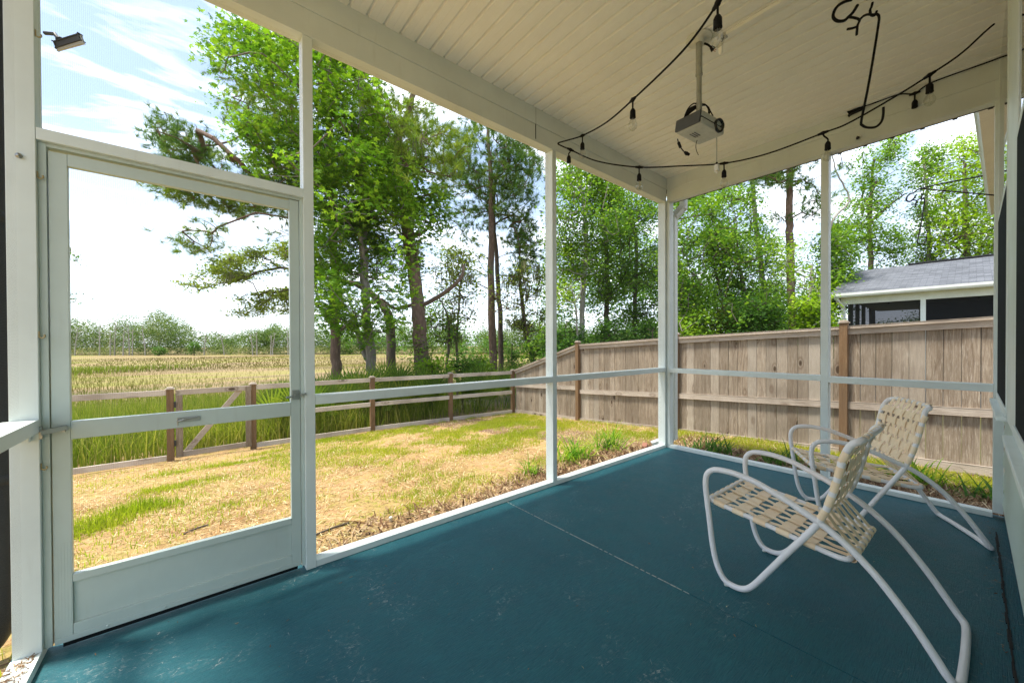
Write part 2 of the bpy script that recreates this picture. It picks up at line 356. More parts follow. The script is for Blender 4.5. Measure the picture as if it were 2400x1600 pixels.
wz2 = t.ramp(t.math('MULTIPLY', t.math('SUBTRACT', t.math('ADD', 26, t.math('MULTIPLY', sxyz.outputs['X'], .0)), sxyz.outputs['Y']), .1), [(0, g3(0)), (1, g3(1))])
c = t.mix(t.math('MULTIPLY', wz, wz2), c, t.mix(n3, (.045, .055, .018, 1), (.14, .12, .05, 1)))
t.col(c, .9, .1); t.bump(t.math('ADD', n3, t.math('MULTIPLY', n2, .7)), .7, .02); M['ground'] = t.m
M['chips'] = leafmat('dry_litter', (.34, .18, .08), (.62, .43, .22), (.92, .82, .60), .15, 3, .8)
M['mulch'] = leafmat('bark_chips', (.13, .065, .04), (.28, .17, .105), (.60, .46, .33), .0, 3, .9)
# ------------------------------------------------------------------ ground, slab, ceiling
def gz(x, y):
    x = np.asarray(x, float); y = np.asarray(y, float)
    xx = np.clip(x, 0, 3); yy = np.clip(y, 0, 6.6)
    z = -.12-.075*xx*np.clip(1-yy/7, 0, 1)-.093*yy-.03*np.clip(-4.6-x, 0, 3)
    f = np.clip((y-6.6)/6, 0, 1); f = f*f*(3-2*f); z = z*(1-f)+(-1.25)*f*(1) if np.ndim(z) == 0 else np.where(y > 6.6, z*(1-f)-1.25*f, z)
    f2 = np.clip((x-3)/4, 0, 1); z = np.where((x > 3), z+(-.75-z)*f2*np.clip(1-(y-6)/8, 0, 1), z)
    return z
def axis_pts(fine0, fine1, step, far, grow=1.16):
    a = list(np.arange(fine0, fine1+1e-6, step)); s = step
    while a[-1] < far: s *= grow; a.append(a[-1]+s)
    b = []; s = step; x = fine0
    while x > -far: s *= grow; x -= s; b.append(x)
    return np.array(b[::-1]+a)
gx = axis_pts(-6, 5, .12, 900); gy = axis_pts(-3, 9, .12, 900)
XX, YY = np.meshgrid(gx, gy); ZZ = gz(XX, YY)
near = (abs(XX) < 9) & (YY < 8) & (YY > -4)
ZZ = ZZ+np.where(near, .012*np.sin(XX*3.1+YY*1.7)*np.sin(YY*2.3-XX)+rng.normal(0, .003, XX.shape), 0)
ZZ = np.where((XX > -4.7) & (XX < .12) & (YY < .1) & (YY > -3.5), -.4, ZZ)
ni = len(gx); idx = np.arange(XX.size).reshape(XX.shape)
q = np.stack([idx[:-1, :-1], idx[:-1, 1:], idx[1:, 1:], idx[1:, :-1]], -1).reshape(-1, 4)
g = npobj('ground', np.stack([XX, YY, ZZ], -1).reshape(-1, 3), q, M['ground'], smooth=True); tag(g, kind='structure')
XL, YW, ZC, ZB = -4.605, -2.4465, 3.088, 2.82
m = MB()
jx = -2.32
m.box(XL-.02, jx-.0018, YW-.15, .088, -.35, 0, .003).box(jx+.0018, .09, YW-.15, .088, -.35, 0, .003)
fl = m.build('porch_floor', M['floor'], None); tag(fl, kind='structure')
m = MB(); m.box(jx-.0015, jx+.0015, YW, .06, -.02, -.004)
for k in range(42):
    y = -k*.034; l = random.uniform(.02, .034); m.box(jx-.0015-random.random()*.0025, jx+.0015+random.random()*.0025, y-l, y, -.004, .0006)
o = m.build('floor_joint', M['joint'], None); tag(o, kind='structure')
# vinyl soffit ceiling: real V grooves every 99 mm
m = MB(); pit = .0983; x = XL; pts = []
while x < .02:
    pts += [(x, ZC+.016), (x+.004, ZC+.014), (x+.010, ZC), (x+pit*.46, ZC), (x+pit*.49, ZC+.0016), (x+pit*.52, ZC), (x+pit-.010, ZC), (x+pit-.004, ZC+.014)]; x += pit
pts.append((x, ZC+.006)); outl = pts+[(x, ZC+.05), (XL, ZC+.05)]
n = len(pts); V = [(p[0], -2.6, p[1]) for p in pts]+[(p[0], .02, p[1]) for p in pts]
m.poly(V, [(i, n+i, n+i+1, i+1) for i in range(n-1)])
ce = m.build('ceiling', M['soffit'], None); tag(ce, kind='structure')
# unseen roof slab, its overhang shaped so that the sun never reaches the floor
t = NT('roof_shingles'); br = t.n.new('ShaderNodeTexBrick'); br.offset = .5; br.inputs['Scale'].default_value = 1; br.inputs['Brick Width'].default_value = .30; br.inputs['Row Height'].default_value = .12
br.inputs['Mortar Size'].default_value = .006; br.inputs['Color1'].default_value = (.06, .065, .075, 1); br.inputs['Color2'].default_value = (.15, .16, .18, 1); br.inputs['Mortar'].default_value = (.03, .03, .04, 1)
t.l.new(t.co, br.inputs['Vector']); nn = t.noise(t.map(), 60, 3, .6)
t.col(t.mix(t.ramp(nn, [(.3, g3(0)), (.8, g3(.6))]), br.outputs['Color'], (.19, .20, .22, 1)), .9, .15); t.bump(br.outputs['Fac'], .5, .01); M['shingle'] = t.m
pr = thing('porch_roof', 'unseen white boxed porch roof, its overhang shaped to block the sun', 'roof')
m = MB(); m.box(XL-.45, .55, YW-.6, .50, 3.15, 3.32, .004); m.build('roof_deck', M['shingle'], pr)
m = MB(); m.box(XL-.47, .57, .5, .52, 3.12, 3.34).box(.55, .57, YW-.6, .499, 3.12, 3.34).box(XL-.47, XL-.45, YW-.6, .499, 3.12, 3.34); m.build('fascia', M['gutter'], pr)
# ------------------------------------------------------------------ insect screen: real crossing wires with open gaps
M['screen'] = plain('screen_wire', (.10, .105, .10), .6)
M['darkscreen'] = plain('dark_window_screen', (.010, .014, .017), .85, 0, .1)
def screen(name, x0, x1, y0, y1, z0, z1, parent, off=(0, 0, 0)):
    horiz = y0 == y1; a0, a1 = (x0, x1) if horiz else (y0, y1); p, h = .0052, .00012
    us = np.arange(a0+p/2, a1, p); zs = np.arange(z0+p/2, z1, p)
    Q = [[(u-h, z0), (u+h, z0), (u+h, z1), (u-h, z1)] for u in us]+[[(a0, z-h), (a1, z-h), (a1, z+h), (a0, z+h)] for z in zs]
    Q = np.array(Q).reshape(-1, 2); k = np.full(len(Q), y0 if horiz else x0)
    V = np.stack([Q[:, 0], k, Q[:, 1]], -1) if horiz else np.stack([k, Q[:, 0], Q[:, 1]], -1)
    V = V+np.array(off); return npobj(name, V, np.arange(len(V)).reshape(-1, 4), M['screen'], parent)
B = .002
# -------- wall A (marsh side): plane y=0
wa = thing('screen_wall', 'white framed porch screen wall facing the marsh, holding the screen door', 'porch wall')
X1, X2, X2b, X3, X3b = -4.535, -3.656, -3.609, -1.831, -1.785
MB().box(-4.605, X1, 0, .088, .0, ZB-.001, B).build('post', M['frame'], wa)
MB().box(X2, X2b, 0, .088, 0, ZB-.001, B).build('post', M['frame'], wa)
MB().box(X3, X3b, 0, .088, .036, ZB-.001, B).build('post', M['frame'], wa)
MB().box(-.034, -.001, 0, .088, .036, ZB-.001, B).build('post', M['frame'], wa)
m = MB().box(X2b+.001, X3-.0005, .002, .074, .0005, .035, B).box(X3-.0005, -.001, .002, .074, .0005, .035, B); m.build('sill', M['frame'], wa)
MB().box(X2b+.001, X3-.0005, .001, .085, .872, .921, B).build('rail', M['frame'], wa)
MB().box(X3b+.0005, -.0345, .001, .085, .872, .921, B).build('rail', M['frame'], wa)
m = MB(); m.box(XL, 0-.002, -.003, .078, ZB, ZB+.022, .002).box(XL, -.002, .001, .076, ZB+.022, ZB+.14, .001).box(XL, -.001, -.006, .075, ZB+.14, ZC+.02, .003)
m.build('beam', M['beam'], wa)
MB().box(-2.02, -2.018, -.0065, .0, ZB+.02, ZC).build('beam_seam', M['dark'], wa)
# door head and jambs
m = MB(); m.box(X1+.0005, X2-.0005, .001, .087, 1.967, 2.012, B); m.build('door_header', M['frame'], wa)
m = MB(); m.box(X1+.0005, -4.514, .022, .08, .03, 1.9665, .001).box(-3.672, X2-.0005, .022, .08, .02, 1.9665, .001).box(-4.5135, -3.6725, .022, .08, 1.953, 1.9665, .001)
m.build('door_jamb', M['door'], wa)
for (a, b, z0, z1) in [(X2b, X3, .036, .872), (X2b, X3, .921, ZB), (X3b, -.034, .036, .872), (X3b, -.034, .921, ZB), (X1, X2, 2.012, ZB)]:
    screen('screen', a, b, .045, .045, z0, z1, wa)
m = MB()
for x, z in [(-4.56, 2.42), (-4.548, 1.84), (-4.547, 1.33), (-4.5465, .72)]:
    pass
# -------- screen door
dr = thing('screen_door', 'pale aluminium screen door with kick panel and a crossbar, closed', 'door', (-4.51, .03, 0))
def dl(m_, name, mat=M['door']):
    o = m_.build(name, mat, dr); o.location = (4.51, -.03, 0); return o
DY0, DY1 = .028, .056
m = MB().box(-4.511, -4.463, DY0, DY1, .032, 1.941, B)
for k in range(5): m.box(-4.503+k*.008, -4.499+k*.008, DY0-.0008, DY0, .10, .42)
dl(m, 'stile')
dl(MB().box(-3.717, -3.674, DY0, DY1, .036, 1.95, B), 'stile')
dl(MB().box(-4.4625, -3.7175, DY0, DY1, 1.896, 1.943, B), 'top_rail')
dl(MB().box(-4.4625, -3.7175, DY0-.001, DY1, .822, .893, B), 'crossbar')
m = MB().box(-4.4625, -3.7175, DY0, DY1, .256, .286, B); dl(m, 'kick_rail')
dl(MB().box(-4.4625, -3.7175, DY0+.012, DY1-.006, .09, .256), 'kick_panel')
m = MB().box(-4.4625, -3.7175, DY0, DY1, .045, .0905, B).box(-4.509, -3.676, DY0-.004, DY0-.001, .028, .05, .001)
for x in (-4.37, -4.2, -3.96, -3.78): m.lathe([(0, .004), (.004, .003), (.005, 0)], (x, DY0-.004, .04), 8, (0, -1, 0))
dl(m, 'bottom_rail')
dl(MB().box(-4.49, -3.69, .034, .05, .008, .027), 'weather_sweep', M['black'])
for z0, z1 in ((.286, .822), (.893, 1.896)): screen('screen', -4.463, -3.717, .045, .045, z0, z1, dr, (4.51, -.03, 0))
# pull handle in the middle of the crossbar, latch at the right, bolt at the left
m = MB().box(-4.155, -4.075, DY0-.006, DY0-.0015, .848, .868, .0015); m.tube(spline([(-4.15, DY0-.006, .858), (-4.148, DY0-.026, .856), (-4.12, DY0-.028, .862), (-4.085, DY0-.008, .864)], 5), .003, 8); m.tube([(-4.151, DY0-.02, .858), (-4.151, DY0-.02, .835)], .0025, 6)
dl(m, 'handle', M['steel'])
m = MB().box(-3.712, -3.678, DY0-.005, DY0-.0015, .905, .955, .0015); m.bar((-3.74, DY0-.018, .921), (-3.667, DY0-.018, .927), .012, .008, .002).box(-3.7, -3.69, DY0-.02, DY0-.004, .915, .935)
m.bar((-3.672, DY0-.03, .93), (-3.652, DY0-.03, .935), .01, .01, .002)
dl(m, 'latch', M['steel'])
m = MB().bar((-4.53, .005, .862), (-4.472, DY0-.012, .872), .014, .012, .003); m.bar((-4.532, .004, .84), (-4.532, .004, .885), .006, .008, .001).box(-4.485, -4.475, DY0-.012, DY0-.001, .855, .88)
dl(m, 'door_bolt', M['steel'])
# -------- wall B (fence side): plane x=0
wb = thing('screen_wall', 'white framed porch screen wall facing the tall wooden fence', 'porch wall')
Y1, Y1b = -1.443, -1.497
MB().box(.001, .088, -.036, -.0005, .036, ZB-.001, B).build('post', M['frame'], wb)
MB().box(.0, .088, Y1b, Y1, .036, ZB-.001, B).build('post', M['frame'], wb)
MB().box(.0, .088, YW+.0005, -2.40, .036, ZC-.03, B).build('post', M['frame'], wb)
MB().box(.004, .074, -2.3995, -.001, .0005, .035, B).build('sill', M['frame'], wb)
MB().box(.001, .085, Y1+.0005, -.0365, .866, .915, B).build('rail', M['frame'], wb)
MB().box(.001, .085, -2.3995, Y1b-.0005, .856, .908, B).build('rail', M['frame'], wb)
m = MB(); m.box(-.003, .078, YW, -.004, ZB, ZB+.022, .002).box(.001, .076, YW, -.004, ZB+.022, ZB+.14, .001).box(-.006, .075, YW, -.007, ZB+.14, ZC+.02, .003)
m.build('beam', M['beam'], wb)
m = MB()
for k in range(14): m.box(.082, .09, -.25-k*.165, -.225-k*.165, ZB-.01, ZB+.01, .002)
m.box(.079, .084, YW, -.05, ZB-.004, ZB+.012); m.build('trim_clips', M['dark'], wb)
for (a, b, z0, z1) in [(Y1, -.036, .036, .866), (Y1, -.036, .915, ZB), (-2.4, Y1b, .036, .856), (-2.4, Y1b, .908, ZB)]:
    screen('screen', .045, .045, b, a, z0, z1, wb)
m = MB().box(.001, .085, .0005, .085, .001, ZB, B); cp = m.build('corner_post', M['frame'], wb)
m = MB(); m.lathe([(0, -.012), (.010, -.01), (.013, 0), (.008, .004), (.008, .012), (0, .012)], (-.012, -1.69, 2.86), 10, (1, 0, 0)); m.tube([(-.02, -1.69, 2.86), (-.04, -1.69, 2.865)], .003, 6)
m.build('screw_eye', M['dark'], wb)
# -------- wall C (left edge): plane x=-4.535
wc = thing('screen_wall', 'white porch rail and sill at the left edge beside the corner post', 'porch wall')
MB().box(-4.62, -4.535, YW+.001, -.0005, .864, .914, B).build('rail', M['frame'], wc)
MB().box(-4.609, -4.535, YW+.001, -.0005, .0005, .035, B).build('sill', M['frame'], wc)
MB().box(-4.609, -4.535, YW+.001, -.0065, ZB, ZC+.02, B).build('beam', M['beam'], wc)
for z0, z1 in ((.035, .864), (.914, ZB)): screen('screen', -4.58, -4.58, YW, -.001, z0, z1, wc)
MB().box(-4.575, -4.553, -.03, -.0005, .835, .8635, .002).build('bracket', M['frame'], wc)
# hooks on the corner post
for i, (px, py, lab) in enumerate([(92, 92, 'small yellowed cup hook highest on the corner post beside the door'), (92, 412, 'small yellowed hook on the corner post by the top corner of the door'), (93, 783, 'small yellowed hook halfway up the corner post by the door'), (98, 1092, 'small yellowed hook low on the corner post under the rail')]):
    p = hit(px, py, 0, -4.532); m = MB(); s = .011
    m.box(-.0012, .0018, -.004, .004, -s, s, .0008); m.tube(spline([(0, 0, -s), (.008, -.002, -s-.003), (.014, -.002, -s+.002), (.013, -.002, -s+.010)], 5), .0028, 8)
    o = m.build('cup_hook', M['yellowed'], None); o.location = (-4.5335, min(p[1], .018) if p[1] < .02 else .012, p[2]); tag(o, lab, 'hook', 'yellowed hooks on the left corner post')
m = MB().lathe([(0, .012), (.004, .012), (.005, .008), (.009, .008), (.009, .002), (.003, .002), (.003, 0)], (0, 0, 0), 12, (0, -1, 0))
o = m.build('door_stop', M['steel'], None); p = hit(45, 366, 1, 0); o.location = (p[0], -.0005, p[2]); tag(o, 'small silver knob screwed to the broad corner post', 'knob')
# litter on the left sill
def litter(name, n, fn, mat, size, kind='stuff', flat=.25):
    P = np.array([fn() for _ in range(n)]); a = rng.uniform(0, 2*np.pi, n); l = rng.uniform(size[0], size[1], n); wd = rng.uniform(size[2], size[3], n)
    el = rng.normal(0, flat, n); d = np.stack([np.cos(a)*np.cos(el), np.sin(a)*np.cos(el), np.sin(el)], -1); s = np.stack([-np.sin(a), np.cos(a), rng.normal(0, .25, n)], -1)
    V = np.stack([P-d*l[:, None]/2-s*wd[:, None]/2, P+d*l[:, None]/2-s*wd[:, None]*.3, P+d*l[:, None]/2+s*wd[:, None]*.3, P-d*l[:, None]/2+s*wd[:, None]/2], 1)
    V[:, :, 2] += np.abs(d[:, 2]*l/2)[:, None]
    return tag(npobj(name, V.reshape(-1, 3), np.arange(4*n).reshape(-1, 4), mat, attr=rng.random(n)), kind=kind)
litter('leaf_litter', 420, lambda: (random.uniform(-4.606, -4.548), random.uniform(-.7, -.01), .0365+random.random()*.003), M['mulch'], (.006, .03, .001, .005), flat=.05)
litter('leaf_litter', 90, lambda: (random.uniform(-4.4, -.1), -abs(random.gauss(0, .5))-.02, .002), M['mulch'], (.004, .016, .001, .004), flat=.05)
litter('leaf_litter', 60, lambda: (random.uniform(-3.6, -.1), random.uniform(-2.4, -1.2), .002), M['chips'], (.003, .014, .001, .004), flat=.05)
litter('leaf_litter', 120, lambda: (random.uniform(-3.5, -.1), random.gauss(-2.385, .02), .002), M['mulch'], (.004, .02, .001, .005), flat=.05)
# dark pipe filling an unidentified dark strip outside the left wall
m = MB().tube([(0, 0, 0), (0, 0, 2.95)], .066, 20)
for z in (.6, 1.7): m.lathe([(.066, -.02), (.070, -.018), (.070, .018), (.066, .02)], (0, 0, z), 20)
m.tube(spline([(0, 0, .03), (0, 0, -.03), (-.03, -.02, -.09), (-.09, -.05, -.12)], 4), .05, 16)
o = m.build('downspout', M['dark'], None); o.location = (-4.735, .40, .03); tag(o, 'dark round pipe outside the left edge of the porch', 'downspout')
# -------- downspout outside the back corner
ds = thing('downspout', 'white rectangular downspout with an elbow outside the back corner of the porch', 'downspout', (.19, .01, 0))
m = MB(); m.box(-.04, .03, -.03, .03, .06, 2.70, .006); m.build('pipe', M['gutter'], ds)
m = MB(); m.bar((-.005, 0, 2.69), (.13, -.045, 2.83), .062, .07, .008, up=(1, 0, 0)).box(.085, .165, -.085, -.02, 2.80, 3.06, .008)
m.build('elbow', M['gutter'], ds)
m = MB(); m.bar((-.03, .02, .08), (-.2, .16, .0), .07, .06, .006); m.build('outlet', M['gutter'], ds)
# -------- house wall and windows at the right
t = NT('pale_green_siding'); v = t.map(); n = t.noise(v, 6, 5, .6); t.col(t.mix(n, (.50, .60, .52, 1), (.60, .68, .60, 1)), .6, .3); t.bump(t.noise(t.map((1, 1, 8)), 20, 4), .15, .003); M['siding'] = t.m
t = NT('teal_painted_base'); n = t.noise(t.map(), 5, 5, .6); t.col(t.mix(n, (.010, .060, .085, 1), (.014, .085, .11, 1)), .6, .3); t.bump(t.noise(t.map(), 60, 4), .2, .004); M['base'] = t.m
hw = thing('house_wall', 'pale green lap siding of the house wall at the right edge', 'house wall')
m = MB(); z = .105; n = 0
while z < .82:
    h = min(.14, .82-z); m.prism([(YW-.012, z), (YW+.006, z), (YW-.006, z+h), (YW-.012, z+h)], 0, -4.6, -.001); z += .14
m.box(-4.6, -.001, YW-.13, YW-.012, .105, ZC); m.build('siding', M['siding'], hw)
m = MB().box(-4.6, .06, YW-.13, YW-.004, -.3, .1045); m.build('foundation', M['base'], hw)
m = MB().box(-4.6, -.30, YW+.038, YW+.043, .0005, .003); 
for k in range(60):
    x = -.3-k*.05; m.box(x-.05, x, YW+.037+random.uniform(-.003, .002), YW+.044+random.uniform(-.002, .004), .0, .003+random.random()*.002)
m.build('floor_crack', plain('dark_gap', (.02, .018, .014), .9), hw)  # dark strip laid on the floor along the crack line
t = NT('window_glass'); t.col((.008, .011, .012, 1), .015, .9); t.b.inputs['IOR'].default_value = 1.7; M['glass'] = t.m
def window(x0, x1, lab, YW=YW+.034):
    wn = thing('window', lab, 'window', (x0, YW, 0), group='windows in the house wall')
    zt, zm, zb_ = 3.07, 1.99, .862
    f = MB(); y0, y1 = YW-.0115, YW-.003
    f.box(x0-.01, x1+.01, YW-.05, YW-.0116, zb_-.06, zt+.01).box(x0, x0+.05, y0, y1, zb_, zt, .003).box(x1-.03, x1, y0, y1, zb_, zt, .003).box(x0, x1, y0, y1+.006, zb_-.045, zb_, .003).box(x0-.01, x1+.01, YW-.0115, YW+.03, zb_-.0695, zb_-.0455, .003)
    f.box(x0+.05, x1-.03, y0, YW-.001, zm, zm+.03, .002)
    o = f.build('frame', M['frame'], wn); o.location = (-x0, -YW, 0)
    g = MB().box(x0+.0505, x1-.0305, YW-.0114, YW-.0075, zm+.0305, zt-.002); o = g.build('glass', M['glass'], wn); o.location = (-x0, -YW, 0)
    s = MB().box(x0+.0505, x1-.0305, YW-.0114, YW-.002, zb_+.0005, zm-.0005); o = s.build('insect_screen', M['darkscreen'], wn); o.location = (-x0, -YW, 0)
window(-1.0, -.022, 'tall white house window with a dark lower screen, nearest the far corner')
window(-2.6, -1.62, 'tall white house window with a dark lower screen, at the right edge of the porch')
MB().box(-1.605, -1.015, YW-.012, YW+.029, .80, 3.08, .002).build('mullion', M['frame'], hw)
# -------- eave of the house past the porch
ev = thing('roof_eave', 'white soffit and gutter of the house eave seen through the right screen', 'eave', (.2, -2.292, 2.95), rad(-2.2))
m = MB(); m.prism([(-.14, 0), (-.14, .012), (-.9, .012), (-.9, 0)], 0, 0, 3.98); m.build('soffit', M['gutter'], ev)
m = MB(); m.prism([(-.139, 0), (-.03, 0), (-.015, .03), (.0, .05), (.0, .115), (-.012, .115), (-.139, .11)], 0, 0, 3.98); m.build('gutter', M['gutter'], ev)
m = MB(); m.prism([(-.1, .13), (-.9, .45), (-.9, .47), (-.1, .15)], 0, 0, 3.98); m.build('shingles', M['shingle'], ev)
# -------- flood light outside the top left
fl_ = thing('flood_light', 'grey motion sensor flood light on an arm outside the top left corner', 'light fixture', tuple(at(128, 82, 1.75)))
b0 = Vector(at(128, 82, 1.75)); rel = lambda x, y, D=1.75: Vector(at(x, y, D))-b0
m = MB().tube([rel(105, 78), rel(128, 80), rel(140, 96)], .008, 10).lathe([(0, -.012), (.012, -.01), (.014, 0), (.012, .01), (0, .012)], rel(140, 94), 12); m.build('arm', M['dark'], fl_)
m = MB().bar(rel(132, 107), rel(190, 89), .028, .012, .004, up=(.3, -1, .2)); m.build('housing', M['darkcase'], fl_)
m = MB().bar(rel(133, 111), rel(194, 94), .034, .005, .002, up=(.3, -1, .2)); m.build('lamp_panel', M['greycase'], fl_)
# ------------------------------------------------------------------ fences
def privacy():
    fn = thing('privacy_fence', 'tall weathered wooden privacy fence with wide vertical boards and a rail across the middle', 'fence', (2.57, 0, -.4))
    def add(m_, name, mat): o = m_.build(name, mat, fn); o.location = (-2.57, 0, .4); return o
    FX = 2.57; zb = lambda y: -.365-.0375*(y+0) if y < 8 else 0
    zbot = lambda y: np.interp(y, [-4, -2.457, -1.135, 1.283, 3.669, 6.05], [-.22, -.285, -.34, -.452, -.60, -.70])
    ztop = lambda y: np.interp(y, [-4, -2.457, -1.13, 1.283, 3.669, 6.05], [1.53, 1.462, 1.40, 1.30, 1.175, .46])
    m = MB(); y = -3.7
    while y < 5.98:
        wd = random.uniform(.125, .150); gap = random.choice([.004, .005, .006, .007]) if y < -1.2 else random.choice([.004, .005, .006])
        y2 = min(y+wd, 5.98); x = FX+random.uniform(0, .008)
        za, zc = zbot(y)+.03, zbot(y2)+.03; ta, tb = ztop(y)-.03, ztop(y2)-.03
        j = random.uniform(-.0015, .0015)
        V = [(x, y, za), (x+.016, y, za), (x+.016, y2, zc), (x+j, y2, zc), (x+j, y, ta), (x+.016, y, ta), (x+.016, y2, tb), (x, y2, tb)]
        m.poly(V, [(0, 3, 2, 1), (4, 5, 6, 7), (0, 1, 5, 4), (1, 2, 6, 5), (2, 3, 7, 6), (3, 0, 4, 7)]); y = y2+gap
    add(m, 'board', M['wood_z']); fn.children[-1].name = 'fence_boards'
    ps = [-3.60, -1.17, 1.24, 3.64, 6.02]
    for i in range(4):
        a, b = ps[i]+.046, ps[i+1]-.046
        for nm, f, hh, x0, x1 in [('rail', lambda y: ztop(y)-.045, .085, FX-.036, FX-.002), ('rail', lambda y: (ztop(y)*.40+zbot(y)*.60)+.06*0 if i != 3 else .24+zbot(y)*.6+.06, .088, FX-.038, FX-.002), ('rail', lambda y: zbot(y)+.05, .10, FX-.034, FX-.002)]:
            m = MB()
            if i == 3 and hh == .088: fa, fb = f(a) if False else .185, .10-.02
            else: fa, fb = f(a), f(b)
            m.bar((FX-.019, a, fa), (FX-.019, b, fb), x1-x0, hh, .003); add(m, nm, M['wood_y'])
        m = MB(); m.bar((FX-.005, a, ztop(a)+.004), (FX-.005, b, ztop(b)+.004), .11, .03, .004); add(m, 'top_cap', M['wood_y'])
    for y in ps[:4]:
        m = MB(); zt = ztop(y)+.065; m.box(FX-.085, FX+.004, y-.0445, y+.0445, zbot(y)-.06, zt, .004); add(m, 'post', M['post_wood'])
        m = MB(); cx = FX-.04
        m.box(cx-.058, cx+.058, y-.058, y+.058, zt+.0005, zt+.018, .003).box(cx-.042, cx+.042, y-.042, y+.042, zt+.018, zt+.040, .008); add(m, 'post_cap', M['wood_y'])
privacy()
rf = thing('rail_fence', 'low weathered three rail wooden fence between the yard and the marsh reeds', 'fence', (-1, 6.42, -.7))
def radd(m_, name, mat): o = m_.build(name, mat, rf); o.location = (1, -6.42, .7); return o
PF = [(-7.2, 6.42), (-4.441, 6.395), (-3.322, 6.434), (-1.168, 6.42), (.69, 6.25), (2.53, 6.06)]
for i, (x, y) in enumerate(PF):
    zb = float(gz(x, y))-.05 if i else -.75; base = -.715
    radd(MB().box(x-.045, x+.045, y-.045, y+.045, -.85, .475, .004), 'post', M['post_wood'])
    radd(MB().box(x-.058, x+.058, y-.058, y+.058, .4755, .492, .003).box(x-.042, x+.042, y-.042, y+.042, .492, .512, .008), 'post_cap', M['wood_x'])
for i in range(5):
    (xa, ya), (xb, yb) = PF[i], PF[i+1]; d = np.array([xb-xa, yb-ya]); d /= np.linalg.norm(d)
    if i == 1: continue
    for z, h in ((.425, .088), (-.115, .088), (-.655, .088)):
        if i == 0 and z == -.115: continue
        o = radd(MB().bar((xa+d[0]*.047, ya-.02, z), (xb-d[0]*.047, yb-.02, z), .036, h, .003, up=(0, 1, 0)) if False else MB().bar((xa+d[0]*.047, ya-.015, z), (xb-d[0]*.047, yb-.015, z), .036, h, .003), 'rail', M['wood_x'])
gt = thing('garden_gate', 'narrow weathered wooden gate with one diagonal brace in the low fence', 'gate', (-4.37, 6.41, -.7))
def gadd(m_, name, mat): o = m_.build(name, mat, gt); o.location = (4.37, -6.41, .7); return o
xa, xb = -4.375, -3.39; gy_ = 6.40
gadd(MB().bar((xa, gy_, .415), (xb+.04, gy_, .42), .036, .088, .003), 'top_rail', M['wood_x'])
gadd(MB().bar((xa, gy_, -.625), (xb, gy_, -.61), .036, .088, .003), 'bottom_rail', M['wood_x'])
gadd(MB().box(xa, xa+.088, gy_-.036, gy_-.0185, -.66, .369, .002), 'stile', M['wood_z'])
gadd(MB().box(xb-.05, xb+.035, gy_-.036, gy_-.0185, -.66, .45, .002), 'stile', M['wood_z'])
gadd(MB().bar((xa+.13, gy_+.03, -.60), (xb-.12, gy_+.03, .40), .034, .085, .003, up=(0, 0, 1)), 'brace', M['wood_x'])
for z in (.22, -.42): gadd(MB().box(-4.395, -4.37, gy_-.06, gy_-.04, z-.05, z+.05, .003), 'hinge', M['dark'])
# ------------------------------------------------------------------ neighbour's house
nh = thing('house', "neighbour's low house with a grey shingle roof and dark screened porch behind the tall fence", 'house', (13.2, -1, -.5))
def nadd(m_, name, mat, par=None): o = m_.build(name, mat, par or nh); o.location = (-13.2, 1, .5) if not par else (0, 0, 0); return o
NX, NYL, NZ = 13.25, .75, 2.80
pitch = .315; RX = 17.3; rz = NZ+.12+(RX-NX+.35)*pitch
m = MB(); e0 = (NX-.35, NZ+.12)
# roof plane drawn flat in local space so that its shingle pattern follows the slope
ln = math.hypot(RX-e0[0], rz-e0[1]); m.box(-9.6, 0, 0, ln, -.05, 0, .003)
o = m.build('roof', M['shingle'], nh); o.matrix_local = Matrix.Translation((-13.2, 1, .5))@Matrix.Translation((e0[0], NYL+.3, e0[1]))@Matrix(((0, (RX-e0[0])/ln, -(rz-e0[1])/ln, 0), (1, 0, 0, 0), (0, (rz-e0[1])/ln, (RX-e0[0])/ln, 0), (0, 0, 0, 1)))
t = M['shingle']
m = MB(); ln2 = ln; m.box(-9.6, 0, 0, ln2, -.05, 0, .003); o = m.build('roof', M['shingle'], nh)
o.matrix_local = Matrix.Translation((-13.2, 1, .5))@Matrix.Translation((2*RX-e0[0], NYL+.3, e0[1]))@Matrix(((0, -(RX-e0[0])/ln, (rz-e0[1])/ln, 0), (1, 0, 0, 0), (0, (rz-e0[1])/ln, (RX-e0[0])/ln, 0), (0, 0, 0, 1)))
nadd(MB().bar((RX, NYL-1.4, rz+.03), (RX, NYL-9.3, rz+.03), .22, .05, .01), 'ridge_vent', M['dark'])
nadd(MB().prism([(e0[0]-.02, NZ+.13), (e0[0]-.12, NZ+.13), (e0[0]-.12, NZ+.06), (e0[0]-.09, NZ+.0), (e0[0]-.02, NZ)], 1, NYL+.32, NYL-9.3), 'gutter', M['gutter'])
nadd(MB().box(e0[0]-.019, NX+.01, NYL-9.3, NYL+.28, NZ+.0, NZ+.03), 'soffit', M['soffit'])
nadd(MB().box(NX, NX+.12, NYL-9.3, NYL, NZ-.22, NZ-.001, .003), 'beam', M['frame'])
nadd(MB().prism([(NX, NZ), (2*RX-NX, NZ), (RX, rz-.12)], 1, NYL, NYL-.08), 'gable_wall', M['siding'])
for y in (NYL-.12, NYL-2.05, NYL-4.6): nadd(MB().box(NX, NX+.12, y-.06+.06*(y > 0), y+.06, -.8, NZ-.2205, .003), 'post', M['frame'])
for x in (NX+1.3, NX+2.6, NX+3.9): nadd(MB().box(x, x+.12, NYL-.12, NYL, -.8, NZ-.0005, .003), 'post', M['frame'])
nadd(MB().box(NX+.0, NX+7.9, NYL-9.3, NYL, -.9, -.3), 'porch_floor', M['darkcase'])
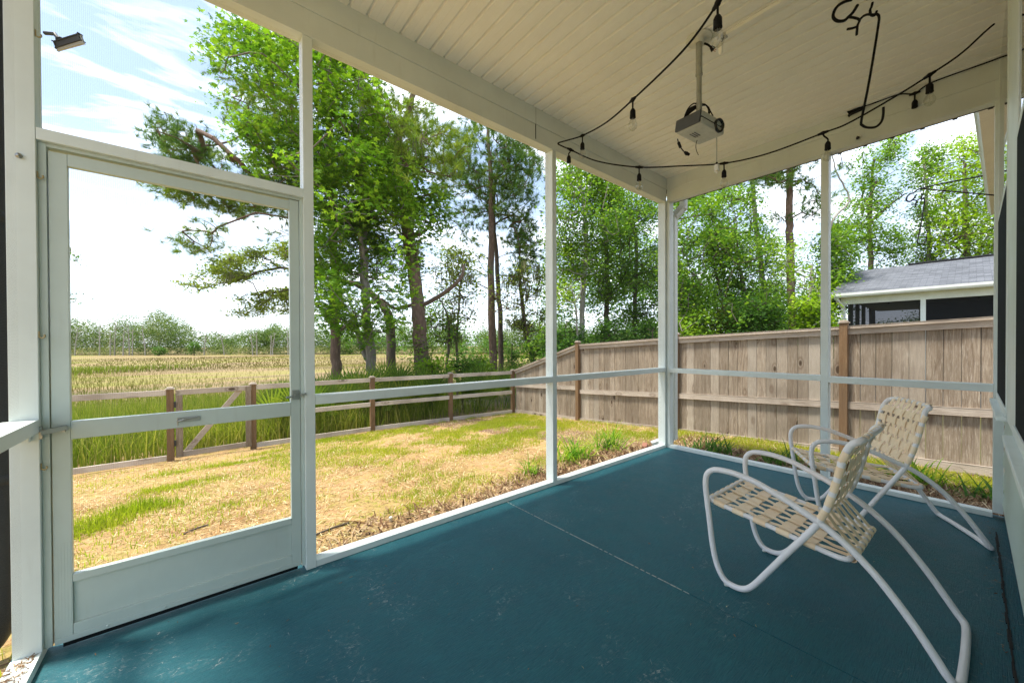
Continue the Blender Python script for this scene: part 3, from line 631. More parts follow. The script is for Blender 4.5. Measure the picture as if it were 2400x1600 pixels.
nadd(MB().box(NX+.12, NX+3.9, NYL-.08, NYL-.04, -.3, .5), 'knee_wall', M['siding'])
nadd(MB().box(NX+.13, NX+7.9, NYL-9.3, NYL-.1, NZ-.02, NZ-.004), 'porch_ceiling', M['soffit'])
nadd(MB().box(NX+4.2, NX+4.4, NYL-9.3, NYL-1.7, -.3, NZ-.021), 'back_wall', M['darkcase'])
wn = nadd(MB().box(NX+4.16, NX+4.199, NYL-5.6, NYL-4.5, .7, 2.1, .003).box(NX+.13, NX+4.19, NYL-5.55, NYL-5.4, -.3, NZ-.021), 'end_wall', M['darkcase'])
t = NT('dark_screened_opening'); t.n.remove(t.b); gl = t.n.new('ShaderNodeBsdfGlossy'); gl.inputs[0].default_value = (.5, .5, .5, 1); gl.inputs['Roughness'].default_value = .12
tr = t.n.new('ShaderNodeBsdfTransparent'); tr.inputs[0].default_value = (.22, .22, .24, 1); df = t.n.new('ShaderNodeBsdfDiffuse'); df.inputs[0].default_value = (.03, .032, .035, 1)
m1 = t.n.new('ShaderNodeMixShader'); m1.inputs[0].default_value = .55; t.l.new(tr.outputs[0], m1.inputs[1]); t.l.new(df.outputs[0], m1.inputs[2]); t.l.new(m1.outputs[0], t.out.inputs[0])
for y0, y1 in ((NYL-1.99, NYL-.18), (NYL-4.54, NYL-2.11), (NYL-9.2, NYL-4.66)):
    o = mobj('insect_screen', [(NX+.06, y0, -.3), (NX+.06, y1, -.3), (NX+.06, y1, NZ-.22), (NX+.06, y0, NZ-.22)], [(0, 1, 2, 3)], t.m, nh); o.location = (-13.2, 1, .5)
m = MB().box(NX-.1, NX-.03, NYL-.10, NYL-.03, -.8, NZ-.3, .006).bar((NX-.065, NYL-.065, NZ-.33), (NX-.40, NYL+.05, NZ-.03), .07, .07, .01)
nadd(m, 'downspout', M['gutter'])
for y in (NYL-1.2, NYL-3.2, NYL-4.2):
    m = MB().tube([(NX+.5, y, NZ-.1), (NX+.5, y, NZ-.16)], .02, 8).lathe([(.02, 0), (.035, -.05), (0, -.1)], (NX+.5, y, NZ-.16), 10); nadd(m, 'light_bulb', M['black'])
nadd(MB().tube([(NX+.5, NYL-.2, NZ-.06), (NX+.5, NYL-5, NZ-.08)], .008, 6), 'light_cable', M['black'])
# ------------------------------------------------------------------ chairs
M['tube'] = painted('chair_white_paint', (.86, .83, .82), .38, .08, (.3, .22, .15), .12)
t = NT('vinyl_strap'); n = t.noise(t.map(src=t.co), 8, 5, .6); n2 = t.noise(t.map(src=t.co), 40, 3)
c = t.mix(t.ramp(n, [(.35, g3(0)), (.7, g3(1))]), (.93, .76, .53, 1), (.88, .64, .40, 1)); c = t.mix(t.ramp(n2, [(.6, g3(0)), (.8, g3(.3))]), c, (.55, .40, .22, 1)); t.col(c, .42, .4); t.bump(n2, .1, .002); M['strap'] = t.m
def make_chair(name, label, loc, rz):
    ch = thing(name, label, 'lounge chair', loc, rz, 'strap lounge chairs on the porch floor')
    r = .0135; W = .244; y0 = 1.83
    prof = [(-1.999, .802), (-1.972, .782), (-1.952, .728), (-1.938, .661), (-1.921, .586), (-1.900, .512), (-1.868, .436), (-1.825, .366), (-1.755, .262), (-1.681, .148), (-1.622, .060), (-1.580, .022), (-1.530, r), (-1.488, .028), (-1.455, .082), (-1.434, .165), (-1.416, .300), (-1.403, .40), (-1.396, .475), (-1.404, .525), (-1.432, .553), (-1.470, .562), (-1.525, .563), (-1.585, .556), (-1.648, .541), (-1.709, .518), (-1.771, .493), (-1.83, .465), (-1.887, .437), (-1.942, .402), (-1.997, .358), (-2.056, .300), (-2.109, .235), (-2.160, .165), (-2.208, .090), (-2.240, .040), (-2.262, r)]
    L_ = [(-W, y+y0, z) for y, z in prof]; Rr = [(W, y+y0, z) for y, z in prof]
    # taper the back in a little at the top and lean corners in
    def sh(p, s):
        x, y, z = p; k = max(0, (z-.735))/.067 if y < -.05 and z > .735 else 0
        return (s*(W-.035*k*k), y, z)
    L_ = [sh((p[0], p[1], p[2]), -1) for p in L_]; Rr = [sh((p[0], p[1], p[2]), 1) for p in Rr]
    L_[-1] = (-W+.02, L_[-1][1], r); Rr[-1] = (W-.02, Rr[-1][1], r)
    top = [(-.12, -2.008+y0, .808), (0, -2.010+y0, .809), (.12, -2.008+y0, .808)]
    loop = top+Rr+[(.1, -2.268+y0, r), (-.1, -2.268+y0, r)]+L_[::-1]
    pts = spline(loop, 5, closed=True)
    MB().tube(pts, r, 12, closed=True).build('tube_frame', M['tube'], ch)
    for s in (-1, 1):
        MB().lathe([(0, -.002), (.010, 0), (.012, .006), (.008, .012)], (s*W, -1.50+y0, .0), 10).build('glide', M['white'], ch)
    # seat frame
    Ws = W-.027; sr = .011
    sp = [(-1.412, .392), (-1.46, .380), (-1.553, .368), (-1.682, .350), (-1.80, .332), (-1.90, .318), (-1.945, .316)]
    q = [(Ws, y+y0, z) for y, z in sp]; loop = [(0, -1.404+y0, .394), (Ws-.04, -1.404+y0, .394)]+q+[(Ws-.03, -1.968+y0, .318), (0, -1.972+y0, .318), (-Ws+.03, -1.968+y0, .318)]+[(-a, b, c) for a, b, c in q[::-1]]+[(-Ws+.04, -1.404+y0, .394)]
    MB().tube(spline(loop, 5, closed=True), sr, 10, closed=True).build('seat_frame', M['tube'], ch)
    zs = lambda y: float(np.interp(y-y0, [p[0] for p in sp][::-1], [p[1] for p in sp][::-1]))
    # woven straps: cross straps wrap the side rails, long straps wrap the front and rear bars
    wave = lambda q: math.tanh(2.6*math.cos(q))
    def ribbon(m_, path, wdir, wd, th=.0016):
        P = np.array(path, float); Wd = np.array(wdir, float)*wd/2; T = np.gradient(P, axis=0); Nn = np.cross(T, np.array(wdir, float)); Nn /= np.linalg.norm(Nn, axis=1)[:, None]
        V = []
        for p, n_ in zip(P, Nn): V += [p-Wd+n_*th*.0, p+Wd, p+Wd+n_*th, p-Wd+n_*th]
        Fs = []
        for i in range(len(P)-1):
            for k in range(4): Fs.append((4*i+k, 4*i+(k+1) % 4, 4*i+4+(k+1) % 4, 4*i+4+k))
        m_.poly(V, Fs)
    cross = [-1.455, -1.545, -1.640, -1.735, -1.830]; longx = [-.18, -.12, -.06, 0, .06, .12, .18]
    sm = MB(); wv = .0026
    for i, yc in enumerate(cross):
        y = yc+y0; zc = zs(y); w_ = .052; rr = sr+.0012
        path = []
        for a in np.linspace(-2.6, 1.57, 9): path.append((-Ws+math.sin(a)*0-math.cos(a-1.57+1.57)*0+(-rr*math.cos(a) if True else 0), y, zc+rr*math.sin(a)))
        xs = [x for x in np.linspace(-Ws+.02, Ws-.02, 49)]
        path = [(-Ws-rr*math.cos(a), y, zc+rr*math.sin(a)) for a in np.linspace(-1.9, 1.5, 9)]
        for x in xs: path.append((x, y, zc+.006+wv*wave(math.pi*(x-longx[0])/.06+math.pi*i)-.004*(1-(x/Ws)**2)*2))
        path += [(Ws+rr*math.cos(a), y, zc+rr*math.sin(a)) for a in np.linspace(1.5, -1.9, 9)]
        sd_ = (zs(y+.02)-zs(y-.02))/.04; wn_ = np.array([0, 1, sd_]); wn_ /= np.linalg.norm(wn_); ribbon(sm, path, wn_, w_)
    for j, x in enumerate(longx):
        ys = np.linspace(-1.415, -1.955, 60); rr = sr+.0012
        path = [(x, -1.404+y0+rr*math.cos(a), .394+rr*math.sin(a)) for a in np.linspace(-1.9, 1.4, 8)]
        for y in ys: path.append((x, y+y0, zs(y+y0)+.006-wv*wave(math.pi*(y-cross[0])/.0945+math.pi*j)-.004*(1-(x/Ws)**2)*2))
        path += [(x, -1.972+y0-rr*math.cos(a), .318+rr*math.sin(a)) for a in np.linspace(1.5, -1.9, 8)]
        ribbon(sm, path, (1, 0, 0), .026)
    sm.build('seat_webbing', M['strap'], ch)
    # back webbing
    bp = [(-1.868, .436), (-1.900, .512), (-1.921, .586), (-1.938, .661), (-1.952, .728), (-1.985, .79)]
    yb = lambda z: float(np.interp(z, [p[1] for p in bp], [p[0] for p in bp]))+y0
    bm_ = MB(); rows = [.735, .672, .609, .546, .483]; rr = r+.0012
    for i, z in enumerate(rows):
        y = yb(z); dyz = (yb(z+.02)-yb(z-.02))/.04; wn_ = np.array([0, dyz, 1.]); wn_ /= np.linalg.norm(wn_); nn = np.array([0, 1., -dyz]); nn /= np.linalg.norm(nn)
        e = W if z < .74 else W-.01; c0 = np.array([0, y, z]); path = []
        for a in np.linspace(-2.2, 1.5, 10): path.append(c0+np.array([-e-rr*math.cos(a), 0, 0])+nn*rr*math.sin(a))
        for x in np.linspace(-e+.02, e-.02, 49): path.append(c0+np.array([x, 0, 0])+nn*(.004+wv*wave(math.pi*(x+.18)/.06+math.pi*i)-.010*(1-(x/e)**2)))
        for a in np.linspace(1.5, -2.2, 10): path.append(c0+np.array([e+rr*math.cos(a), 0, 0])+nn*rr*math.sin(a))
        ribbon(bm_, path, wn_, .045)
    for j, x in enumerate(longx):
        path = []
        for a in np.linspace(2.9, 0.1, 9): path.append((x, -2.008+y0+rr*math.cos(a)+0, .808+rr*math.sin(a)*1))
        for z in np.linspace(.79, .44, 56): path.append((x*(1+.06*(z-.44)/.35*0), yb(z)+.004-wv*wave(math.pi*(z-rows[0])/.063+math.pi*j)-.010*(1-(x/W)**2), z))
        path += [(x, -1.905+y0, .40), (x, -1.945+y0, .355), (x, -1.965+y0, .331)]
        path += [(x, -1.972+y0-rr*math.cos(a), .318+(sr+.003)*math.sin(a)) for a in np.linspace(1.2, -1.7, 6)]
        ribbon(bm_, path, (1, 0, 0), .033)
    bm_.build('back_webbing', M['strap'], ch)
    return ch
c1 = make_chair('lounge_chair', 'nearer white tubular chair with cream vinyl straps, facing the marsh', (-1.887, -1.85, 0), rad(-1.5))
c2 = c1.copy(); col.objects.link(c2)
for k in list(c1.children):
    d = k.copy(); col.objects.link(d); d.parent = c2
c2['label'] = 'farther white tubular chair with cream vinyl straps, by the tall fence'
c2.location = (-.655, -1.89, 0); c2.rotation_euler = (0, 0, rad(28))
# ------------------------------------------------------------------ string lights
t = NT('clear_bulb_glass'); t.n.remove(t.b); gl = t.n.new('ShaderNodeBsdfGlossy'); gl.inputs['Roughness'].default_value = .03; gl.inputs[0].default_value = (.9, .9, .88, 1)
tr = t.n.new('ShaderNodeBsdfTransparent'); tr.inputs[0].default_value = (.90, .90, .87, 1); lw = t.n.new('ShaderNodeLayerWeight'); lw.inputs[0].default_value = .35
m1 = t.n.new('ShaderNodeMixShader'); t.l.new(t.ramp(lw.outputs['Facing'], [(0, g3(.08)), (.6, g3(.16)), (1, g3(.75))]), m1.inputs[0]); t.l.new(tr.outputs[0], m1.inputs[1]); t.l.new(gl.outputs[0], m1.inputs[2]); t.l.new(m1.outputs[0], t.out.inputs[0]); M['bulb'] = t.m
def lights(label, pts, joints, r=.0052):
    root = thing('string_light', label, 'string lights', tuple(pts[0])); r0 = np.array(pts[0])
    P = spline([np.array(p)-r0 for p in pts], 8); MB().tube(P, r, 8).build('cable', M['black'], root)
    for (p, lean, bulb, drop) in joints:
        p = np.array(p)-r0; i = int(np.argmin(((P-p)**2).sum(1))); p = P[i]; T = P[min(i+1, len(P)-1)]-P[max(i-1, 0)]; T /= np.linalg.norm(T)
        m = MB().tube([p-T*.030, p-T*.012, p, p+T*.012, p+T*.030], [.008, .010, .014, .010, .008], 8)
        lx = np.array(lean); c = p+np.array([0, 0, -drop])+np.append(lx, 0)
        m.tube(spline([p, p+np.array([lx[0]*.2, lx[1]*.2, -drop*.35]), c+np.array([0, 0, drop*.3]), c], 5), .0052, 8)
        m.lathe([(.004, .004), (.011, -.004), (.017, -.016), (.0175, -.045), (.0185, -.055), (.0165, -.057), (.0, -.050)], c, 16)
        so = m.build('socket', M['black'], root)
        if bulb:
            MB().lathe([(.012, -.050), (.013, -.062), (.020, -.076), (.0265, -.094), (.0275, -.106), (.022, -.122), (.010, -.132), (0, -.134)], c, 20).build('bulb', M['bulb'], so)
            MB().tube([c+np.array([-.004, 0, -.055]), c+np.array([-.006, 0, -.095]), c+np.array([0, 0, -.105]), c+np.array([.006, 0, -.095]), c+np.array([.004, 0, -.055])], .0008, 5).build('filament', M['steel'], so)
A = lambda x, y, D: at(x, y, D)
J = [A(1682, 8, 1.61), A(1483, 234, 2.34), A(1365, 318, 3.12), A(1337, 351, 3.14), A(1498, 392, 3.03), A(1697, 383, 2.95), A(1929, 312, 2.6), A(2179, 176, 2.3)]
path = [A(1730, -120, 1.40), A(1705, -40, 1.52), J[0], A(1600, 120, 1.85), J[1], A(1420, 288, 2.7), J[2], A(1330, 329, 3.14), A(1308, 336, 3.16), A(1318, 343, 3.16), J[3], A(1400, 378, 3.12), J[4], A(1600, 389, 3.0), J[5], A(1800, 360, 2.8), J[6], A(1990, 288, 2.5), A(2106, 222, 2.36), J[7], A(2250, 128, 2.24), A(2312, 72, 2.2), A(2330, 57, 2.19)]
lights('black festoon cable with clear bulbs swagged across the middle of the porch ceiling', path,
       [(J[0], (0, 0), True, .05), (J[1], (0, 0), True, .055), (J[2], (0, 0), True, .055), (J[3], (-.02, .0), False, .055), (J[4], (0, 0), True, .05), (J[5], (0, 0), True, .05), (J[6], (.03, -.02), True, .055), (J[7], (.0, 0), True, .05)])
w0 = lambda x, y: hit(x, y, 0, -.035)
path2 = [w0(2014, 252), w0(2040, 245), w0(2106, 222), w0(2144, 219), w0(2186, 193), w0(2330, 141), hit(2345, 133, 0, -.035)]
lights('black cable run along the beam on the fence side with one empty socket', path2, [(w0(2144, 219), (0, 0), False, .05)])
pl_ = MB().bar((0, .04, 0), (0, -.05, .012), .022, .028, .006); o = pl_.build('cable_plug', M['black'], None); o.location = tuple(w0(2004, 262)); tag(o, 'black plug end of the light cable fixed against the fence side beam', 'plug')
# ------------------------------------------------------------------ projector
PP = np.array([-1.712, -1.185, 0]); pj = thing('projector', 'grey ceiling projector with a round lens hanging from a pole', 'projector', (PP[0], PP[1], 3.088))
K = lambda x, y, D=2.383: at(x, y, D)-np.array([PP[0], PP[1], 3.088])
m = MB().lathe([(0, -.001), (.075, -.001), (.078, -.005), (.07, -.009), (.03, -.012), (.028, -.03), (.02, -.032)], (0, 0, 0), 28)
for a in range(4): m.lathe([(0, -.0125), (.005, -.011), (.006, -.008)], (.052*math.cos(a*1.57+.4), .052*math.sin(a*1.57+.4), 0), 8)
m.build('mounting_plate', M['white'], pj)
m = MB().tube([(0, 0, -.025), (0, 0, -.225)], .019, 18).lathe([(.019, -.215), (.021, -.217), (.021, -.23), (.016, -.232)], (0, 0, 0), 18).tube([(0, 0, -.228), (0, 0, -.40)], .0155, 18).lathe([(.018, -.395), (.018, -.44), (.012, -.455), (.012, -.47), (.016, -.475), (.010, -.49)], (0, 0, 0), 14)
m.build('pole', M['pole'], pj)
# body: axis u (right in view), v (depth)
rv = np.array([R[0], R[1], 0]); rv /= np.linalg.norm(rv); fw = np.array([-rv[1], rv[0], 0])
ang = rad(30); ux = rv*math.cos(ang)+fw*math.sin(ang); uy = -rv*math.sin(ang)+fw*math.cos(ang)
bc = K(1640, 300, 2.36); Wp, Dp, Hp = .235, .18, .075
Mb = Matrix(((ux[0], uy[0], 0, bc[0]), (ux[1], uy[1], 0, bc[1]), (0, 0, 1, bc[2]), (0, 0, 0, 1)))@Matrix.Rotation(rad(4), 4, 'Y')@Matrix.Rotation(rad(6), 4, 'X')
def pbox(x0, x1, y0, y1, z0, z1, b):
    q = MB().box(x0, x1, y0, y1, z0, z1, b); q.v = [tuple(Mb@Vector(v)) for v in q.v]; return q
body = pbox(-Wp/2+.014, Wp/2, -Dp/2, Dp/2, -Hp/2, -.0, .012).build('body', M['greycase'], pj)
pbox(-Wp/2+.014, Wp/2, -Dp/2+.002, Dp/2-.002, .003, Hp/2, .010).build('top_cover', M['greycase'], pj)
pbox(-Wp/2+.018, Wp/2-.004, -Dp/2+.005, Dp/2-.005, -.004, .006, .002).build('seam', M['black'], pj)
vp = pbox(-Wp/2-.001, -Wp/2+.0135, -Dp/2+.003, Dp/2-.003, -Hp/2+.003, Hp/2-.003, .005).build('side_vent', M['darkcase'], pj)
lx, lz = Wp/2-.062, -.002
m = MB().lathe([(.040, .0), (.040, .012), (.036, .016), (.031, .014), (.029, .0), (0, -.004)], (0, 0, 0), 28, (0, 0, 1)); m.v = [tuple(Mb@(Vector((lx, -Dp/2+.003, lz))+Vector((v[0], -v[2], v[1])))) for v in m.v]; m.build('lens', M['lens'], pj)
m = MB()
for k in range(3): m.box(-.03, .03, -.02+k*.016, -.012+k*.016, -.0007, 0)
m.v = [tuple(Mb@Vector((v[0]-.01, v[1]+.02, v[2]-Hp/2-.0004))) for v in m.v]; m.build('vent_slots', M['darkcase'], pj)
cb_ = MB().box(-.05, .05, -.05, .05, -.004, .004).box(-.055, .055, -.006, .006, -.03, 0); cb_.v = [(v[0], v[1], v[2]-.50) for v in cb_.v]
cb_.lathe([(0, .0), (.018, -.004), (.020, -.014), (.010, -.02)], (0, 0, -.475), 14); cb_.build('bracket', M['black'], pj)
m = MB(); c0 = K(1640, 262)
loops = [[K(1636, 246), K(1626, 243), K(1612, 256), K(1602, 280), K(1598, 288)], [K(1637, 250), K(1620, 252), K(1608, 266), K(1607, 280)], [K(1640, 250), K(1652, 246), K(1660, 256), K(1660, 268), K(1656, 274)], [K(1642, 248), K(1656, 248), K(1664, 260), K(1660, 272)], [K(1640, 244), K(1655, 247), K(1671, 272)], [K(1632, 252), K(1622, 258), K(1612, 268), K(1606, 276), K(1616, 274), K(1628, 268)]]
for l in loops: m.tube(spline(l, 6), .0038, 7)
for k in range(6): m.tube(spline([K(1630+k*.5, 248+k), K(1618+k, 255+k), K(1608+k*.6, 266+k*.8), K(1605+k*.6, 273)], 5), .005, 7)
m.build('cable_bundle', M['black'], pj)
m = MB().tube(spline([K(1588, 326), K(1592, 340), K(1600, 352), K(1606, 358)], 5), .0035, 7).tube([K(1590, 334), K(1595, 346)], .009, 8).tube([K(1604, 356), K(1609, 360), K(1616, 363)], [.006, .012, .007], 8); m.build('loose_plug', M['black'], pj)
m = MB().tube(spline([K(1634, 329), K(1631, 340), K(1632, 352), K(1637, 364)], 5), .002, 6); m.build('loose_wire', M['black'], pj)
m = MB().tube(spline([K(1679, 310), K(1680, 330), K(1680, 355), K(1680, 380)], 5), .0028, 7); m.build('power_cord', M['pole'], pj)
e = K(1680, 382); m = MB().box(e[0]-.013, e[0]+.013, e[1]-.013, e[1]+.013, e[2]-.052, e[2]-.012, .004).box(e[0]-.008, e[0]-.005, e[1]-.003, e[1]+.003, e[2]-.066, e[2]-.052).box(e[0]+.005, e[0]+.008, e[1]-.003, e[1]+.003, e[2]-.066, e[2]-.052); m.build('white_plug', M['white'], pj)
m = MB().tube([e+np.array([0, 0, .003]), e+np.array([0, 0, -.012])], .007, 8); m.build('plug_collar', M['black'], pj)
m = MB().tube(spline([K(1650, 102), K(1660, 106), K(1668, 113)], 5), [.006]*10+[.006], 8).tube([K(1666, 110), K(1672, 117)], [.009, .016], 8); m.build('mains_plug', M['black'], pj)
m = MB().tube([K(1673, 115), K(1679, 117)], .002, 6).tube([K(1672, 119), K(1677, 121)], .002, 6); m.build('plug_pins', M['copper'], pj)
# raceway and switch pendant on the ceiling
rc = thing('cable_raceway', 'cream surface raceway running along the ceiling from the projector mount', 'raceway', (-1.62, -1.3, 3.08))
a, b = hit(1700, 78, 2, 3.078), hit(1848, 0, 2, 3.078); a[0] = b[0] = (a[0]+b[0])/2; b[1] = YW+.02
rr0 = np.array([-1.62, -1.3, 3.08]); MB().bar(a-rr0, b-rr0, .030, .020, .003).build('trunking', M['soffit'], rc)
MB().bar(a-rr0+np.array([0, .03, -.004]), a-rr0+np.array([0, -.005, -.004]), .03, .024, .004).build('end_clip', M['greycase'], rc)
sw = thing('cord_switch', 'small cream cord switch dangling beside the projector mount', 'switch', tuple(at(1690, 100, 2.2)))
k2 = lambda x, y: at(x, y, 2.2)-at(1690, 100, 2.2)
MB().tube(spline([k2(1697, 84), k2(1694, 94), k2(1690, 101)], 4), .0025, 6).build('cord', M['darkcase'], sw)
MB().tube([k2(1689.5, 101), k2(1689.5, 104), k2(1689.5, 125), k2(1689.5, 129)], [.006, .0125, .012, .006], 12).build('switch_body', M['soffit'], sw)
# ------------------------------------------------------------------ plant hooks
z5 = lambda a, b: (1800+a*.38265, b*.38265)
def hook_set(D, s, ox, oy, rw, n1, l1):
    """long S hook with a curled crook beside it; s scales the photo outline, (ox, oy) moves it"""
    o0 = at(ox, oy, D); T = lambda a, b: at(ox+(a-640)*.38265*s, oy+(b-90)*.38265*s, D)-o0
    h = thing(n1, l1, 'plant hook', tuple(o0))
    MB().tube(spline([T(566, 118), T(585, 100), T(612, 90), T(640, 92), T(665, 88), T(680, 108), T(672, 180), T(640, 380), T(608, 560), T(572, 740), T(578, 768), T(610, 782), T(660, 778), T(695, 745), T(706, 700), T(707, 658)], 8), rw, 10).build('long_hook', M['black'], h)
    MB().tube(spline([T(618, 78), T(636, 96), T(655, 94), T(666, 70)], 6), rw, 8).tube(spline([T(640, 18), T(634, 44), T(625, 64), T(628, 84)], 6), rw, 8).build('swivel', M['black'], h)
    MB().tube(spline([T(512, 0), T(470, 12), T(430, 36), T(405, 72), T(400, 108), T(425, 130), T(465, 128), T(490, 108), T(520, 78), T(548, 34)], 8), rw*1.25, 10).build('crook', M['black'], h)
    MB().tube(spline([T(494, 106), T(525, 110), T(552, 118), T(560, 130), T(548, 160), T(543, 216)], 6), rw, 8).tube(spline([T(486, 180), T(520, 174), T(546, 164)], 5), rw, 8).build('branch', M['black'], h)
    return h, T
h1, T1 = hook_set(2.12, 1, 2044.9, 34.4, .0062, 'plant_hook', 'large black metal plant hook hanging under the porch ceiling')
MB().lathe([(0, 0), (.030, 0), (.034, -.006), (.026, -.016), (.012, -.022), (0, -.024)], T1(636, -8)+np.array([0, 0, .012]), 18).build('ceiling_cup', M['black'], h1)
MB().tube([T1(512, 0), T1(560, -30), T1(620, -20)], .0052, 8).build('arm', M['black'], h1)
h2, T2 = hook_set(4.35, .40, 2161, 466, .0065, 'plant_hook', 'thin black plant hook on a forked bracket outside, above the tall fence')
o0 = at(2161, 466, 4.35); Bp = lambda x, y, D: at(x, y, D)-o0
MB().tube(spline([T2(512, 0), Bp(2161, 441, 4.35), Bp(2240, 424, 4.25), Bp(2330, 408, 4.1)], 6), .0075, 8).tube([Bp(2158, 442, 4.35), Bp(2190, 445, 4.3), Bp(2330, 457.5, 4.1)], .0075, 8).build('bracket', M['black'], h2)
# ------------------------------------------------------------------ plants next to the porch
def strap_plant(name, label, pos, h, n, spread, mat, wd=.014, dead=0):
    x, y = pos; z = float(gz(x, y)); th = rng.uniform(0, 2*np.pi, n); ln = h*rng.uniform(.6, 1.15, n); el = rng.uniform(.5, 1.35, n); cur = rng.uniform(.5, 1.7, n); k = 6
    V = []; Q = []; tint = []
    for i in range(n):
        p = np.array([rng.normal(0, spread*.12), rng.normal(0, spread*.12), -.01]); e = el[i]; d = np.array([math.cos(th[i]), math.sin(th[i])]); s = np.array([-d[1], d[0], 0])
        b0 = len(V)
        for j in range(k+1):
            ww = wd*(1-(j/k)**2)*.5+.0006; V += [p-s*ww, p+s*ww]
            e2 = e-cur[i]*(j/k)**1.3; p = p+np.array([d[0]*math.cos(e2), d[1]*math.cos(e2), math.sin(e2)])*ln[i]/k
            p[2] = max(p[2], .005)
        for j in range(k): Q.append([b0+2*j, b0+2*j+1, b0+2*j+3, b0+2*j+2]); tint.append(1. if i < dead else rng.random())
    o = npobj(name, V, Q, mat, smooth=True, attr=tint); o.location = (x, y, z); return tag(o, label, 'plant')
G = lambda x, y, z=-.16: hit(x, y, 2, z)[:2]
strap_plant('daylily', 'broad daylily clump at the slab edge, nearest the middle post', G(1345, 1075, -.17), .42, 85, .8, M['lily'], .016, 14)
strap_plant('daylily', 'upright daylily clump left of the corner post', G(1428, 1050, -.18), .44, 95, .7, M['lily'], .015, 8)
strap_plant('grass_tuft', 'small narrow grass tuft in the mulch left of the middle post', G(1242, 1106, -.16), .27, 32, .25, M['lily'], .010)
strap_plant('daylily', 'dark green daylily clump below the tall fence, right of the corner post', G(1672, 1066, -.20), .34, 90, .9, M['leafC'], .016)
strap_plant('daylily', 'dark green daylily clump behind the farther chair seat', G(1832, 1096, -.20), .33, 85, .9, M['leafC'], .016)
strap_plant('daylily', 'daylily clump under the back of the farther chair', G(2150, 1128, -.20), .36, 90, .8, M['lily'], .016)
strap_plant('daylily', 'sprawling daylily clump in the mulch at the house wall', G(2318, 1160, -.17), .34, 60, .9, M['leafC'], .016)
o = MB().box(-.10, .10, -.03, .03, -.03, .04, .006).build('edging_brick', plain('brick_red', (.30, .13, .08), .9, bump=.3), None); p = G(1511, 1046, -.13); o.location = (p[0], p[1], -.14); o.rotation_euler = (0, 0, .5); tag(o, 'reddish edging brick half sunk in mulch by the corner post', 'brick')
o = MB().lathe([(0, .055), (.012, .052), (.014, .045), (.011, .04), (.011, -.03), (0, -.03)], (0, 0, 0), 12).build('sprinkler_head', M['white'], None); p = G(916, 1215, -.14); o.location = (p[0], p[1], float(gz(*p))); tag(o, 'small white sprinkler stub in the straw near the slab edge', 'sprinkler')
for i, (x, y, l, a, rr_, lab, mt) in enumerate([(838, 1226, .30, 2.2, .006, 'pale thin stick lying in the mulch below the door post', 'chips'), (765, 1245, .34, .2, .008, 'dark stick lying right beside the door post', 'bark_dark'), (460, 1215, .16, .4, .008, 'dark curled leaf scrap on the sandy yard seen through the door', 'bark_dark')]):
    p = G(x, y, -.18); m = MB().tube(spline([(-l/2*math.cos(a), -l/2*math.sin(a), 0), (.01, .012, .006), (l/2*math.cos(a), l/2*math.sin(a), .004)], 5), rr_, 7); o = m.build('stick', M[mt], None); o.location = (p[0], p[1], float(gz(*p))+.014); tag(o, lab, 'stick')
# ------------------------------------------------------------------ vegetation tools
def inpoly(px, py, poly):
    poly = np.array(poly, float); n = len(poly); r = np.zeros(len(px), bool); j = n-1
    for i in range(n):
        xi, yi = poly[i]; xj, yj = poly[j]
        c = ((yi > py) != (yj > py)) & (px < (xj-xi)*(py-yi)/(yj-yi+1e-12)+xi); r ^= c; j = i
    return r
def vnoise(P, s, seed=0):
    r = np.random.default_rng(seed); v = np.zeros(len(P))
    for k in range(6):
        d = r.normal(size=3); d /= np.linalg.norm(d); v += np.sin(P@d*s*r.uniform(.7, 1.9)+r.uniform(0, 6.3))
    return v/2.4
LEAF = {'leaf': np.array([[0, 0, 0], [.5, .30, -.06], [1, 0, .05], [.5, -.30, -.06]])}
st = []
for a, l in ((0, 1), (1.15, .85), (-1.15, .85), (2.25, .55), (-2.25, .55)):
    ca, sa = math.cos(a), math.sin(a); c0 = np.array([.35, 0, 0]); w_ = .13
    st.append([c0, c0+np.array([ca*l*.28+sa*w_, sa*l*.28-ca*w_, .02]), c0+np.array([ca*l*.62, sa*l*.62, -.08]), c0+np.array([ca*l*.28-sa*w_, sa*l*.28+ca*w_, .02])])
LEAF['star'] = np.array(st).reshape(-1, 3)
def leaves(name, centres, per, spread, size, kind, mat, parent, origin, flat=.6, up=.55, seed=1):
    r = np.random.default_rng(seed); n = len(centres)*per; cc = np.repeat(centres, per, 0)
    P = cc+r.normal(size=(n, 3))*np.array([spread, spread, spread*flat]); T = LEAF[kind]; k = len(T)
    nr = r.normal(size=(n, 3)); nr[:, 2] = np.abs(nr[:, 2])+up*2; nr /= np.linalg.norm(nr, axis=1)[:, None]
    a = r.normal(size=(n, 3)); a[:, 2] -= .35; u = a-nr*(a*nr).sum(1)[:, None]; u /= np.linalg.norm(u, axis=1)[:, None]; v = np.cross(nr, u)
    s = size*r.uniform(.65, 1.2, n)
    V = P[:, None]+(T[None, :, :1]*u[:, None]+T[None, :, 1:2]*v[:, None]+T[None, :, 2:]*nr[:, None])*s[:, None, None]
    m = k//4; tint = np.repeat(r.random(n), m)
    V = V-np.asarray(origin)
    return npobj(name, V.reshape(-1, 3), np.arange(n*k).reshape(-1, 4), mat, parent, attr=tint)
